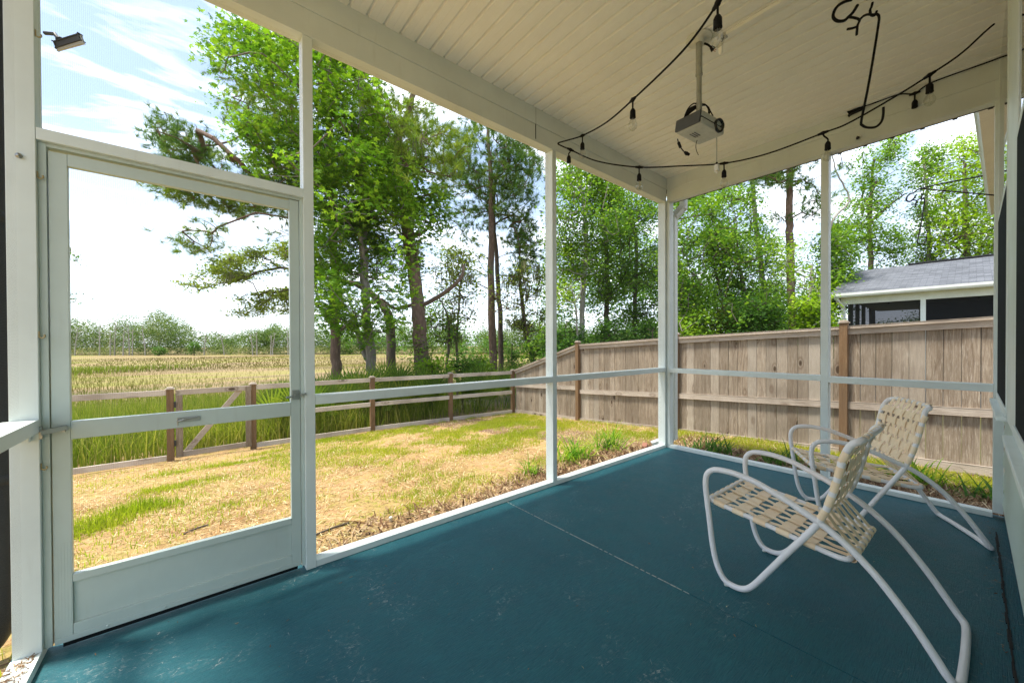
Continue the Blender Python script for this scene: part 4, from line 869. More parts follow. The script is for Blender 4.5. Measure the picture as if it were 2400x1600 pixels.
def needles(name, centres, dirs, tufts, per, spread, ln, wd, mat, parent, origin, seed=1):
    r = np.random.default_rng(seed); n0 = len(centres)*tufts; c = np.repeat(centres, tufts, 0)+r.normal(size=(n0, 3))*np.array([spread, spread, spread*.55])
    d0 = np.repeat(dirs, tufts, 0)+r.normal(size=(n0, 3))*.45; d0[:, 2] += .35; d0 /= np.linalg.norm(d0, axis=1)[:, None]
    n = n0*per; cc = np.repeat(c, per, 0)+np.repeat(d0, per, 0)*r.uniform(-.09, .05, (n, 1)); d = np.repeat(d0, per, 0)+r.normal(size=(n, 3))*.62; d /= np.linalg.norm(d, axis=1)[:, None]
    s = np.cross(d, r.normal(size=(n, 3))); s /= np.linalg.norm(s, axis=1)[:, None]; L_ = ln*r.uniform(.7, 1.15, (n, 1))
    V = np.stack([cc-s*wd/2, cc+s*wd/2, cc+d*L_], 1)-np.asarray(origin)
    return npobj(name, V.reshape(-1, 3), np.arange(n*3).reshape(-1, 3), mat, parent, attr=np.repeat(r.random(n0), per))
def tubes_np(segs, n=6):
    """segs: list of (p0, p1, r0, r1) -> verts, quads"""
    p0 = np.array([s[0] for s in segs]); p1 = np.array([s[1] for s in segs]); r0 = np.array([s[2] for s in segs]); r1 = np.array([s[3] for s in segs])
    d = p1-p0; d /= np.linalg.norm(d, axis=1)[:, None]+1e-9; h = np.where(np.abs(d[:, 2:]) < .9, [[0, 0, 1.]], [[1., 0, 0]]); u = np.cross(d, h); u /= np.linalg.norm(u, axis=1)[:, None]; v = np.cross(d, u)
    t = np.linspace(0, 2*np.pi, n, endpoint=False); ring = np.cos(t)[None, :, None]*u[:, None]+np.sin(t)[None, :, None]*v[:, None]
    V = np.concatenate([p0[:, None]+ring*r0[:, None, None], p1[:, None]+ring*r1[:, None, None]], 1); m = len(segs); k = np.arange(n); k2 = (k+1) % n
    Q = np.stack([k, k2, k2+n, k+n], -1)[None]+(np.arange(m)*2*n)[:, None, None]
    return V.reshape(-1, 3), Q.reshape(-1, 4)
TREES = []
def tree(name, label, D, trunk, crowns, bark, group=None, moss=0, cat='tree', seed=None, twig=.010, extra=()):
    """trunk: [(px, py, width_px)] from the ground up; crowns: list of dicts(poly, n, thick, kind, mat, per, spread, size, thr)"""
    seed = seed or (len(TREES)+3); r = np.random.default_rng(seed); sc = D/FPX
    T = [at(x, y, D) for x, y, _ in trunk]; b = T[0].copy(); b[2] = float(gz(b[0], b[1]))-.05; W_ = [w_*sc/2 for _, _, w_ in trunk]
    T = [b]+[p for p in T if p[2] > b[2]+.25]; W_ = [W_[0]*1.25]+W_[len(W_)-len(T)+1:]
    root = thing(name, label, cat, tuple(b), 0, group); TREES.append(root)
    TP = spline(T, 7); WP = np.interp(np.linspace(0, 1, len(TP)), np.linspace(0, 1, len(W_)), W_); WP[0] *= 1.25
    TP[1:-1] += r.normal(size=(len(TP)-2, 3))*.018
    m = MB().tube(TP-b, WP, 14)
    for ex in extra:
        e = spline([at(x, y, D+dd) for x, y, _, dd in ex], 6); m.tube(e-b, np.interp(np.linspace(0, 1, len(e)), np.linspace(0, 1, len(ex)), [q[2]*sc/2 for q in ex]), 10)
    nodes = [TP[i] for i in range(len(TP)//5, len(TP))]; par = [-1]*len(nodes); isT = len(nodes)
    for ex in extra:
        e = spline([at(x, y, D+dd) for x, y, _, dd in ex], 6); nodes += list(e); par += [-1]*len(e)
    isT = len(nodes)
    segs = []; 
    for ci, c in enumerate(crowns):
        poly = np.array(c['poly'], float); lo, hi = poly.min(0), poly.max(0); n = c['n']; P = []
        while len(P) < n:
            q = r.uniform(lo, hi, (n*2, 2)); q = q[inpoly(q[:, 0], q[:, 1], poly)]
            for x, y in q:
                dd = r.normal()*c.get('thick', 1.2)+c.get('doff', 0); P.append(at(x, y, max(D+dd, 5)))
            PP_ = np.array(P); keep = vnoise(PP_, c.get('ns', 1.5), seed*7+ci) > c.get('thr', -.35); P = list(PP_[keep])
        P = np.array(P[:n]); P[:, 2] = np.maximum(P[:, 2], gz(P[:, 0], P[:, 1])+.25)
        NP = np.array(nodes); d0 = np.sqrt(((P[:, None]-NP[None])**2).sum(2)).min(1); order = np.argsort(d0); P = P[order]
        dirs = np.zeros_like(P)
        for i, p in enumerate(P):
            NP = np.array(nodes); dv = p-NP; dist = np.linalg.norm(dv, axis=1); cost = dist+np.clip(-dv[:, 2], 0, 9)*.9+np.where(np.arange(len(NP)) < isT, .15, 0)
            j = int(np.argmin(cost)); nodes.append(p); par.append(j); dirs[i] = (p-NP[j])/(dist[j]+1e-6)
        if c.get('kind') == 'needle':
            needles('crown', P, dirs, c.get('tufts', 5), c.get('per', 16), c.get('spread', .22), c.get('size', .19), c.get('wd', .011), c['mat'], root, b, seed+ci)
        else: leaves('crown', P, c.get('per', 30), c.get('spread', .24), c.get('size', .12), c.get('kind', 'leaf'), c['mat'], root, b, c.get('flat', .6), seed=seed+ci)
    cnt = np.ones(len(nodes))
    for i in range(len(nodes)-1, isT-1, -1):
        if par[i] >= isT: cnt[par[i]] += cnt[i]
    for i in range(isT, len(nodes)):
        j = par[i]; ra = min(twig*cnt[i]**.36, WP[0]*.4); rb = min(twig*(cnt[i]-1 if cnt[i] > 1 else .35)**.36, ra)
        a, e = nodes[j], nodes[i]; mid = (a+e)/2+r.normal(size=3)*np.linalg.norm(e-a)*.07; mid[2] += .04*np.linalg.norm(e-a)
        segs += [(a-b, mid-b, ra*1.06, ra), (mid-b, e-b, ra, max(rb, twig*.45))]
    if segs:
        V, Q = tubes_np(segs, 5); m.poly(V, Q.tolist(), True)
    m.build('trunk', bark, root)
    if moss:
        pick = r.choice(np.arange(isT, len(nodes)), moss); V = []; 
        for i in pick:
            p = nodes[i]-b
            for k in range(16):
                l = r.uniform(.15, .6); q = p+r.normal(size=3)*np.array([.10, .10, .02]); w_ = r.uniform(.008, .02); s = r.normal(size=3)*w_; s[2] = 0
                d = np.array([r.normal()*.04, r.normal()*.04, -l]); V += [q-s, q+s, q+d*.6+s*.8, q+d]
        tag(npobj('hanging_moss', np.array(V), np.arange(len(V)).reshape(-1, 4), M['moss'], root, attr=r.random(len(V)//4)), kind='stuff')
    return root
def cr_(poly, n, mat, kind='leaf', **k): return dict(poly=poly, n=n, mat=M[mat], kind=kind, **k)
# --- trees behind the low fence
tree('sweetgum_tree', 'large bright green maple-like tree with star shaped leaves, standing right behind the low fence', 11.2,
     [(875, 905, 24), (872, 850, 22), (860, 735, 20), (853, 620, 18), (850, 480, 16), (848, 380, 14), (846, 200, 11), (840, 60, 7)],
     [cr_([(500, 62), (560, 48), (640, 66), (720, 60), (820, 100), (890, 200), (900, 300), (880, 380), (760, 420), (660, 440), (600, 400), (590, 330), (490, 230), (492, 150)], 330, 'gum', 'star', per=38, thick=1.1, size=.165, spread=.24, thr=.12, ns=1.7),
      cr_([(720, 330), (930, 360), (960, 430), (1000, 560), (960, 690), (930, 790), (900, 770), (860, 810), (760, 760), (730, 720), (725, 500)], 400, 'gum', 'star', per=38, thick=1.0, size=.165, spread=.22, thr=-.05, ns=1.9)],
     M['bark_grey'], extra=[[(872, 860, 14, 0), (852, 825, 12, .1), (843, 800, 11, .2), (830, 740, 8, .4)], [(858, 650, 8, 0), (845, 560, 8, -.3), (830, 540, 5, -.5)]])
tree('pine_tree', 'tall pine whose long needled boughs reach left above the screen door', 13.6,
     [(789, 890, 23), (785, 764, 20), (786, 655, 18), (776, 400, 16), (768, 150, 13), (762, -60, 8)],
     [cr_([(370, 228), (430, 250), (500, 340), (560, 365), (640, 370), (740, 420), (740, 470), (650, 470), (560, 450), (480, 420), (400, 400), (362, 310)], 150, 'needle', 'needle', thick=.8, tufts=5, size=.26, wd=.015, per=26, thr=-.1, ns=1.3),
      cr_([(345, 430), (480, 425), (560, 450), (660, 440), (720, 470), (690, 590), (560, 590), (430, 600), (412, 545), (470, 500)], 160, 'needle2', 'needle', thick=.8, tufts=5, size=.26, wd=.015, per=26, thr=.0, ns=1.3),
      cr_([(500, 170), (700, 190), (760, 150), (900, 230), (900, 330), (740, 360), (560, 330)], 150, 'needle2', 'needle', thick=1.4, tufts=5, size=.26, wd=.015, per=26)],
     M['bark_pine'], twig=.011)
tree('pine_tree', 'thick old pine with leafy vines on its trunk and a crooked bend near the top', 12.4,
     [(991, 905, 36), (986, 800, 33), (978, 700, 30), (962, 580, 29), (952, 501, 28), (948, 430, 26), (925, 395, 20), (935, 330, 16), (960, 260, 13), (980, 150, 10)],
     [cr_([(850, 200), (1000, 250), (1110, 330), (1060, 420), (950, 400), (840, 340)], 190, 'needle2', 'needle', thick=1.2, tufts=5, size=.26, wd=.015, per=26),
      cr_([(890, 340), (990, 380), (1040, 460), (1040, 520), (1000, 560), (930, 540), (905, 450)], 130, 'leafA', per=32, size=.15, thick=.7, spread=.22),
      cr_([(975, 540), (1000, 640), (1010, 800), (1020, 890), (970, 890), (965, 760), (955, 640), (940, 560)], 70, 'leafA', per=16, size=.12, thick=.35, spread=.13)],
     M['bark_pine'], extra=[[(985, 715, 10, 0), (1005, 708, 10, -.2), (1050, 680, 9, -.4), (1082, 648, 8, -.5), (1086, 620, 5, -.5)], [(980, 712, 9, 0), (950, 718, 9, .2), (924, 722, 8, .3), (895, 700, 4, .5)]], moss=10)
tree('live_oak', 'spreading live oak with drooping moss on the low boughs seen through the door', 16.5,
     [(918, 880, 22), (914, 760, 20), (895, 715, 17), (850, 672, 14), (790, 655, 11), (740, 650, 9)],
     [cr_([(388, 664), (440, 650), (500, 622), (560, 590), (680, 565), (760, 560), (760, 640), (640, 650), (560, 655), (470, 680)], 200, 'leafO', per=34, thick=1.0, size=.13, spread=.20, flat=.35, thr=.0),
      cr_([(500, 735), (560, 700), (640, 680), (760, 670), (760, 740), (640, 730), (560, 745)], 110, 'leafO', per=30, thick=1.0, size=.13, spread=.20, flat=.35, thr=.0)],
     M['bark_dark'], moss=9, twig=.009)
tree('pine_tree', 'straight tall pine with layered open boughs, left of the middle post', 17,
     [(1156, 858, 19), (1152, 683, 16), (1152, 560, 14), (1151, 420, 11), (1145, 330, 8), (1142, 250, 5)],
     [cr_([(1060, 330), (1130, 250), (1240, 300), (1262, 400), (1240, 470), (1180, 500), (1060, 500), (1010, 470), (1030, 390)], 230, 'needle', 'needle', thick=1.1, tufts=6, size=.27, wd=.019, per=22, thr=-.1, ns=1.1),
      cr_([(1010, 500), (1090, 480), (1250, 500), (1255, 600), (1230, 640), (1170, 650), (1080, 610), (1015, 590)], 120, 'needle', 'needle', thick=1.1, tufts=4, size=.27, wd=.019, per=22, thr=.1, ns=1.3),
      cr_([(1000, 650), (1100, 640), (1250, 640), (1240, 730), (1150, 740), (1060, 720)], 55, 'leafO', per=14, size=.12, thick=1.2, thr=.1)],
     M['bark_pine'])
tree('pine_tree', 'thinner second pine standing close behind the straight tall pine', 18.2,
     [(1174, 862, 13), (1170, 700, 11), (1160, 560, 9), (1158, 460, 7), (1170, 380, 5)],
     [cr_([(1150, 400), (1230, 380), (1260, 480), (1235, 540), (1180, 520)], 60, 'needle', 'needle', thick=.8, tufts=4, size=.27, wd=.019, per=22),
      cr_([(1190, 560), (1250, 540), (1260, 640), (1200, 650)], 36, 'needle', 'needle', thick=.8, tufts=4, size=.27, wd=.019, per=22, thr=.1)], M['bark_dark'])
tree('mossy_oak', 'crooked leaning oak hung with grey moss just left of the middle post', 19,
     [(1250, 862, 13), (1243, 815, 12), (1232, 781, 11), (1222, 683, 8), (1215, 620, 5)],
     [cr_([(1180, 640), (1240, 600), (1300, 640), (1300, 800), (1230, 790), (1180, 760)], 150, 'leafO', per=20, size=.13, thick=1.5, thr=0)], M['bark_dark'], moss=44, twig=.013)
tree('slender_tree', 'thin dark stemmed young tree between the vine covered pine and the straight tall pine', 15.5,
     [(1072, 862, 7), (1070, 800, 6), (1074, 736, 5), (1080, 660, 4)],
     [cr_([(1025, 600), (1080, 560), (1120, 640), (1115, 770), (1035, 770), (1010, 700)], 100, 'leafO', per=24, size=.13, thick=1, thr=0)], M['bark_dark'], moss=12)
tree('slender_tree', 'thin mossy young tree right beside the vine covered pine', 15,
     [(1048, 862, 7), (1052, 800, 6), (1048, 740, 4), (1030, 700, 3)],
     [cr_([(1000, 690), (1060, 700), (1080, 790), (1050, 820), (1005, 800)], 70, 'leafA', per=24, size=.13, thick=.8, thr=0)], M['bark_dark'], moss=14)
# --- trees right of the middle post
R_ = dict(size=.135, spread=.28, per=44)
tree('sweetgum_tree', 'bright green tree with a pale grey trunk right of the middle post', 16,
     [(1361, 860, 14), (1363, 780, 13), (1367, 680, 12), (1374, 590, 11), (1368, 485, 9), (1355, 410, 6), (1350, 340, 4)],
     [cr_([(1290, 400), (1340, 330), (1430, 400), (1460, 540), (1420, 640), (1340, 650), (1290, 620)], 260, 'leafA', thick=1.3, thr=-.2, **R_),
      cr_([(1290, 590), (1340, 570), (1370, 640), (1330, 680), (1290, 670)], 30, 'leafB', thick=.8, **R_)], M['bark_pale'])
tree('hardwood_tree', 'dark trunked leafy tree midway between the middle post and the corner post', 17.5,
     [(1420, 860, 13), (1421, 754, 12), (1423, 650, 10), (1414, 485, 8), (1408, 400, 5)],
     [cr_([(1360, 380), (1440, 400), (1490, 470), (1490, 600), (1450, 700), (1390, 730), (1380, 560)], 250, 'leafA', thick=1.3, thr=-.2, **R_)], M['bark_dark'])
tree('hardwood_tree', 'tiered leafy tree just left of the corner post', 18,
     [(1486, 860, 11), (1487, 740, 10), (1492, 590, 8), (1482, 500, 6)],
     [cr_([(1440, 450), (1500, 430), (1560, 490), (1565, 640), (1555, 760), (1460, 770), (1445, 600)], 270, 'leafA', thick=1.2, thr=-.15, ns=1.9, **R_)], M['bark_dark'])
tree('slender_tree', 'forked thin sapling in front of the pale grey trunk', 14,
     [(1356, 850, 5), (1352, 770, 5), (1346, 700, 4), (1336, 670, 3)],
     [cr_([(1296, 650), (1330, 620), (1352, 700), (1300, 720)], 22, 'leafB', thick=.5, per=16, size=.12)], M['bark_pale'], extra=[[(1348, 710, 3, 0), (1362, 680, 3, .1), (1360, 650, 2, .2)]])
tree('hardwood_tree', 'leafy tree with two light trunks just right of the corner post', 15,
     [(1600, 860, 11), (1597, 784, 10), (1594, 650, 8), (1585, 560, 6)],
     [cr_([(1570, 460), (1640, 440), (1690, 520), (1690, 600), (1650, 690), (1650, 770), (1575, 780)], 290, 'leafA', thick=1.1, thr=-.2, **R_)], M['bark_grey'], extra=[[(1630, 840, 7, .3), (1628, 740, 6, .3), (1634, 690, 5, .3)]])
tree('hardwood_tree', 'dense bushy green tree with leaning stems in the middle of the fence side view', 16,
     [(1752, 860, 12), (1749, 725, 10), (1735, 640, 8), (1715, 540, 6)],
     [cr_([(1640, 430), (1760, 430), (1800, 560), (1840, 690), (1825, 770), (1690, 770), (1650, 560)], 400, 'leafA', thick=1.5, thr=-.2, **R_),
      cr_([(1700, 690), (1840, 690), (1850, 780), (1690, 790)], 110, 'leafC', thick=1.0, thr=-.3, **R_)], M['bark_dark'], extra=[[(1710, 840, 9, .3), (1700, 730, 8, .3), (1672, 620, 6, .3), (1650, 545, 4, .3)]])
tree('pine_tree', 'slim leaning pine trunk behind the dense bushy green tree', 19,
     [(1806, 860, 13), (1800, 770, 12), (1791, 680, 12), (1776, 560, 11), (1765, 434, 9), (1760, 340, 7)],
     [cr_([(1720, 340), (1800, 330), (1810, 440), (1730, 430)], 36, 'needle', 'needle', thick=.8, tufts=4, size=.27, wd=.019, per=22), cr_([(1780, 520), (1830, 560), (1850, 700), (1800, 690)], 60, 'leafA', thick=.8, **R_)], M['bark_grey'])
tree('pine_tree', 'tall red barked pine with dark tufted boughs left of the post on the fence side', 15.8,
     [(1858, 860, 18), (1855, 700, 17), (1853, 600, 16), (1851, 500, 15), (1851, 401, 13), (1850, 300, 10)],
     [cr_([(1745, 400), (1850, 330), (1960, 310), (1980, 400), (1900, 440), (1850, 440), (1780, 440)], 105, 'needle', 'needle', thick=.9, tufts=5, size=.26, wd=.018, per=22, thr=0), 
      cr_([(1870, 440), (1930, 440), (1940, 500), (1880, 510)], 22, 'needle', 'needle', thick=.5, tufts=4, size=.26, wd=.018, per=22), cr_([(1812, 495), (1845, 495), (1845, 520), (1812, 515)], 6, 'needle', 'needle', thick=.2, tufts=5, size=.22, wd=.015, thr=-9)],
     M['bark_pine'], twig=.012)
tree('young_tree', 'short yellow green tree beside the red barked pine', 14,
     [(1886, 830, 8), (1884, 763, 8), (1899, 680, 6), (1903, 620, 5)],
     [cr_([(1825, 580), (1880, 550), (1935, 590), (1950, 700), (1930, 770), (1880, 760), (1870, 680), (1830, 640)], 95, 'leafB', thick=.9, thr=0, size=.12, spread=.24, per=26)], M['bark_pale'])
tree('hardwood_tree', 'tall airy tree with an open crown above the left end of the neighbour roof', 21,
     [(2044, 860, 12), (2042, 640, 11), (2038, 548, 9), (2043, 440, 6), (2048, 370, 4)],
     [cr_([(1975, 400), (2050, 320), (2110, 310), (2140, 420), (2110, 470), (2020, 480)], 95, 'leafA', thick=1.0, thr=.2, size=.15, spread=.26, per=34),
      cr_([(1940, 470), (2090, 470), (2120, 540), (2110, 610), (2060, 660), (1960, 680), (1945, 560)], 230, 'leafA', thick=1.3, thr=.1, size=.15, spread=.30, per=40)], M['bark_dark'], extra=[[(2042, 520, 5, 0), (2080, 485, 4, .5), (2120, 455, 3, .8)]])
tree('slender_tree', 'half bare thin tree directly behind the post on the fence side', 16,
     [(1940, 840, 8), (1935, 620, 7), (1950, 520, 5), (1990, 470, 4), (1960, 400, 3), (1948, 350, 2)],
     [cr_([(1925, 560), (1990, 540), (2000, 680), (1940, 750), (1920, 700)], 190, 'leafA', thick=1.0, thr=-.2, **R_)], M['bark_pale'])
tree('hardwood_tree', 'narrow tree with tiered foliage above the middle of the neighbour roof', 22,
     [(2180, 860, 10), (2178, 607, 8), (2172, 500, 6), (2166, 380, 4)],
     [cr_([(2130, 380), (2180, 335), (2225, 400), (2205, 470), (2210, 560), (2200, 620), (2120, 620), (2105, 570), (2150, 520)], 170, 'leafA', thick=.8, thr=.1, ns=2, size=.15, spread=.27, per=40)], M['bark_grey'])
tree('hardwood_tree', 'dense sunny green tree behind the right end of the neighbour roof', 21,
     [(2268, 860, 14), (2266, 620, 12), (2262, 480, 9), (2260, 380, 5)],
     [cr_([(2205, 400), (2250, 330), (2300, 320), (2350, 400), (2420, 480), (2420, 620), (2200, 620), (2190, 510)], 430, 'leafB', thick=1.3, thr=-.15, size=.16, spread=.34, per=40)], M['bark_dark'])
tree('live_oak', 'sparse oak boughs poking in from the left edge above the far treeline', 19,
     [(70, 870, 20), (80, 700, 14), (90, 600, 10)],
     [cr_([(60, 550), (185, 585), (180, 612), (60, 630)], 26, 'leafC', per=14, size=.12, thick=.6, thr=-9, spread=.16), cr_([(60, 670), (196, 690), (202, 706), (150, 712), (60, 720)], 26, 'leafC', per=14, size=.12, thick=.6, thr=-9, spread=.16)], M['bark_dark'], moss=8)
# --- mid-distance woodland behind both fences (one mass)
def wood_mass(name, poly, n, D0, D1, mat, per, size, spread, thr, seed):
    r = np.random.default_rng(seed); poly = np.array(poly, float); lo, hi = poly.min(0), poly.max(0); out = []
    while len(out) < n:
        q = r.uniform(lo, hi, (n*2, 2)); q = q[inpoly(q[:, 0], q[:, 1], poly)]; P = np.array([at(x, y, D) for (x, y), D in zip(q, r.uniform(D0, D1, len(q)))])
        out += list(P[vnoise(P, .75, seed) > thr])
    P = np.array(out[:n]); P[:, 2] = np.maximum(P[:, 2], -.6); o = leaves(name, P, per, spread, size, 'leaf', M[mat], None, (0, 0, 0), seed=seed); return tag(o, kind='stuff')
wood_mass('mid_woodland', [(1265, 640), (1400, 610), (1540, 640), (1620, 640), (1800, 680), (1960, 640), (1990, 680), (1990, 830), (1265, 850)], 700, 24, 34, 'leafC', 34, .26, .5, -.15, 91)
wood_mass('mid_woodland', [(1280, 540), (1400, 480), (1560, 560), (1700, 520), (1840, 620), (1900, 620), (1900, 680), (1280, 690)], 320, 24, 36, 'leafA', 30, .24, .5, .35, 92)
wood_mass('mid_woodland', [(735, 775), (1000, 760), (1270, 740), (1270, 860), (1000, 850)], 110, 30, 44, 'leafC', 26, .26, .5, .15, 93)
# --- understorey shrubs
def shrub(name, label, x, y0, y1, wpx, D, mat, n, group=None, **k):
    P = [(x-wpx/2, y1), (x-wpx/2, (y0+y1)/2), (x-wpx/4, y0), (x+wpx/4, y0+(y1-y0)*.1), (x+wpx/2, (y0+y1)/2), (x+wpx/2, y1)]
    kk = dict(per=40, size=.13, spread=.2, thick=wpx*D/FPX*.22, thr=-.5); kk.update(k)
    return tree(name, label, D, [(x, y1, 4), (x, (y0+y1)/2, 3), (x+2, y0+(y1-y0)*.2, 2)], [cr_(P, n, mat, **kk)], M['bark_dark'], group, cat='shrub')
sh = [('yellow green leafy shrub at the foot of the vine covered pine', 1012, 840, 900, 60, 11.3, 'leafB', 24), ('loose mid green shrub behind the low fence, left of the straight tall pine', 1085, 840, 880, 60, 12, 'leafA', 24),
      ('bright green shrub directly left of the straight tall pine foot', 1125, 830, 875, 50, 13.5, 'leafB', 20), ('dark round shrub behind the two close pines', 1200, 790, 865, 50, 20, 'leafC', 30),
      ('pale green shrub behind the low end of the privacy fence', 1275, 770, 860, 80, 15, 'leafA', 46), ('dark shrub below the pale grey trunk', 1325, 735, 840, 90, 14, 'leafC', 70), ('dark shrub behind the fence, midway to the corner post', 1440, 750, 840, 120, 14.5, 'leafC', 60),
      ('dark shrub right behind the corner post', 1530, 750, 840, 90, 14, 'leafC', 50), ('bright low shrub behind the fence right of the corner post', 1620, 720, 830, 100, 13, 'leafB', 62), ('mossy grey green shrub low behind the fence', 1680, 690, 830, 70, 14.5, 'leafO', 46),
      ('dark green shrub at the foot of the dense bushy tree', 1775, 700, 820, 130, 13, 'leafC', 95), ('bright yellow green shrub behind the fence at the post', 1905, 700, 800, 90, 12, 'leafB', 55), ('leafy green shrub at the left corner of the neighbour house', 1935, 650, 800, 60, 17, 'leafA', 50)]
for i, (lab, x, y0, y1, wp, D, mt, n) in enumerate(sh): shrub('shrub', lab, x, y0, y1, wp, D, mt, n, 'undergrowth behind the fences')
# ------------------------------------------------------------------ palmettos behind the low fence
def palmetto(label, x, y, D, n, s):
    b = at(x, y, D); b[2] = float(gz(b[0], b[1]))-.03; root = thing('saw_palmetto', label, 'palmetto', tuple(b), 0, 'saw palmettos behind the low fence'); V = []; Q = []; tt = []; ms = MB(); tip = (at(x, y-60, D)-b)[2]
    for f in range(n):
        a = rng.uniform(0, 6.28); e = rng.uniform(.75, 1.4); l = s*rng.uniform(.35, .85); d = np.array([math.cos(a)*math.cos(e), math.sin(a)*math.cos(e), math.sin(e)]); o = np.array([rng.normal()*.15, rng.normal()*.15, 0]); c = o+d*l
        ms.tube([o, o+d*l*.5+np.array([0, 0, .03]), c], .006, 5); t0 = rng.random(); side = np.cross(d, [0, 0, 1]); side /= np.linalg.norm(side); up_ = np.cross(side, d)
        nb = 19
        for k in range(nb):
            t = (k/(nb-1)-.5)*3.6; dd = (d*math.cos(t)+side*math.sin(t))*.9+up_*.25+np.array([0, 0, .25]); w_ = np.cross(dd, up_); w_ /= np.linalg.norm(w_); L_ = .62*rng.uniform(.8, 1.1); dr = np.array([0, 0, -.10*L_*rng.uniform(.3, 1.6)])
            b0 = len(V); V += [c, c+dd*L_*.5+w_*.018+dr*.2, c+dd*L_+dr, c+dd*L_*.5-w_*.018+dr*.2]; Q.append([b0, b0+1, b0+2, b0+3]); tt.append(min(1, max(0, t0+rng.normal()*.1)))
    ms.build('stalks', M['lily'], root); npobj('fronds', V, Q, M['palm'], root, attr=tt)
for lab, x, y, D, n, s in [('saw palmetto fans just right of the sweetgum trunk', 925, 905, 9.6, 20, .95), ('saw palmetto fans just left of the sweetgum trunk', 815, 905, 9.3, 18, .95), ('saw palmetto fans beside the screen door post', 745, 925, 8.3, 16, .85), ('low saw palmetto right of the wooden gate', 655, 960, 7.8, 14, .75),
                           ('saw palmetto behind the second fence post from the gate', 850, 960, 8.9, 16, .8), ('saw palmetto between the vine covered pine and the fence', 990, 915, 9.8, 14, .8), ('yellowish saw palmetto under the straight tall pine', 1120, 900, 10.6, 16, .9), ('saw palmetto at the fence corner', 1190, 885, 11.2, 14, .85), ('spiky palmetto below the mossy oak', 1240, 870, 12.8, 14, .9)]:
    palmetto(lab, x, y, D+.5, int(n*1.3), s*1.45)
# ------------------------------------------------------------------ grasses (uncountable)
def blades(name, P, h, wd, lean, mat, seg=3, droop=.5, seed=5, tint=None):
    r = np.random.default_rng(seed); n = len(P); a = r.uniform(0, 6.283, n); s = np.stack([np.cos(a), np.sin(a), np.zeros(n)], -1); a2 = r.uniform(0, 6.283, n); d = np.stack([np.cos(a2), np.sin(a2), np.zeros(n)], -1)
    le = np.abs(r.normal(0, lean, n)); rows = []
    for j in range(seg+1):
        t = j/seg; ctr = P+d*(le*h*t**1.8)[:, None]+np.array([0, 0, 1.])*(h*(t-droop*t*t*le))[:, None]; w_ = (wd*(1-t**1.5)+wd*.06)[:, None] if np.ndim(wd) else wd*(1-t**1.5)+wd*.06
        rows += [ctr-s*w_*.5, ctr+s*w_*.5]
    V = np.stack(rows, 1); k = 2*(seg+1); q = np.array([[2*j, 2*j+1, 2*j+3, 2*j+2] for j in range(seg)]); Q = (q[None]+(np.arange(n)*k)[:, None, None]).reshape(-1, 4)
    tv = r.random(n) if tint is None else tint
    return tag(npobj(name, V.reshape(-1, 3), Q, mat, attr=np.repeat(tv, seg)), kind='stuff')
def scatter(n, f, x0, x1, y0, y1, seed):
    r = np.random.default_rng(seed); out = []
    tot = 0
    while tot < n:
        p = np.stack([r.uniform(x0, x1, n*2), r.uniform(y0, y1, n*2)], -1); w_ = f(p[:, 0], p[:, 1]); p = p[r.random(len(p)) < w_]; out.append(p); tot += len(p)
        if len(p) == 0: break
    p = np.concatenate(out)[:n]; return np.column_stack([p, gz(p[:, 0], p[:, 1])])
def n2(x, y, s, seed): return vnoise(np.stack([x, y, x*0], -1), s, seed)
# reeds directly behind the low fence
def fr(x, y): return np.clip((y-6.62)*3, 0, 1)*np.clip((17-y)/6, 0, 1)*np.clip((3.2-x)*.4, .0, 1)*np.where(x > -1.2, .8, 1)*(.75+.4*n2(x, y, 1.2, 3))
P = scatter(58000, fr, -15, 3.2, 6.6, 17, 21); r = np.random.default_rng(2)
h = (r.uniform(.45, .85, len(P))+.55*np.clip((P[:, 1]-7)/3.5, 0, 1)*np.clip((18-P[:, 1])/7, .2, 1)*r.uniform(.6, 1, len(P)))*np.where(P[:, 0] > -1.2, .8, 1)
blades('reeds', P, h, .013, .36, M['reed'], 4, .6, 6)
# dry litter at the foot of the reeds
# marsh grass farther out: density thins with distance, blades grow wider
def band(n, x0, x1, y0, y1, h0, h1, wd, seed, mat, f=lambda x, y: np.ones(len(x)), lean=.25):
    P = scatter(n, f, x0, x1, y0, y1, seed); r = np.random.default_rng(seed); P[:, 2] -= .03
    blades('marsh_grass', P, r.uniform(h0, h1, n), wd, lean, mat, 2, .4, seed, np.clip(.50+.24*vnoise(np.stack([P[:, 0]*.6-P[:, 1]*.5, P[:, 1]*1.4, P[:, 0]*0], -1), .16, 9)+r.normal(0, .09, n), 0, 1))
band(50000, -20, 8, 12, 24, .12, .34, .010, 31, M['marshg'])
band(16000, -18, 6, 12, 23, .25, .7, .011, 36, M['reed'], lambda x, y: np.clip(.4+.8*n2(x, y, .4, 4), 0, 1)*np.clip((23-y)/9, 0, 1))
band(42000, -38, 30, 24, 52, .15, .36, .022, 32, M['marshg'], lambda x, y: np.clip(.75+.5*n2(x, y, .2, 8), .1, 1))
band(10000, -45, 50, 24, 60, .4, .6, .035, 33, M['reed'], lambda x, y: np.clip(n2(x, y, .10, 12)*1.2, 0, 1))
band(22000, -80, 80, 50, 108, .2, .35, .07, 34, M['marshg'])
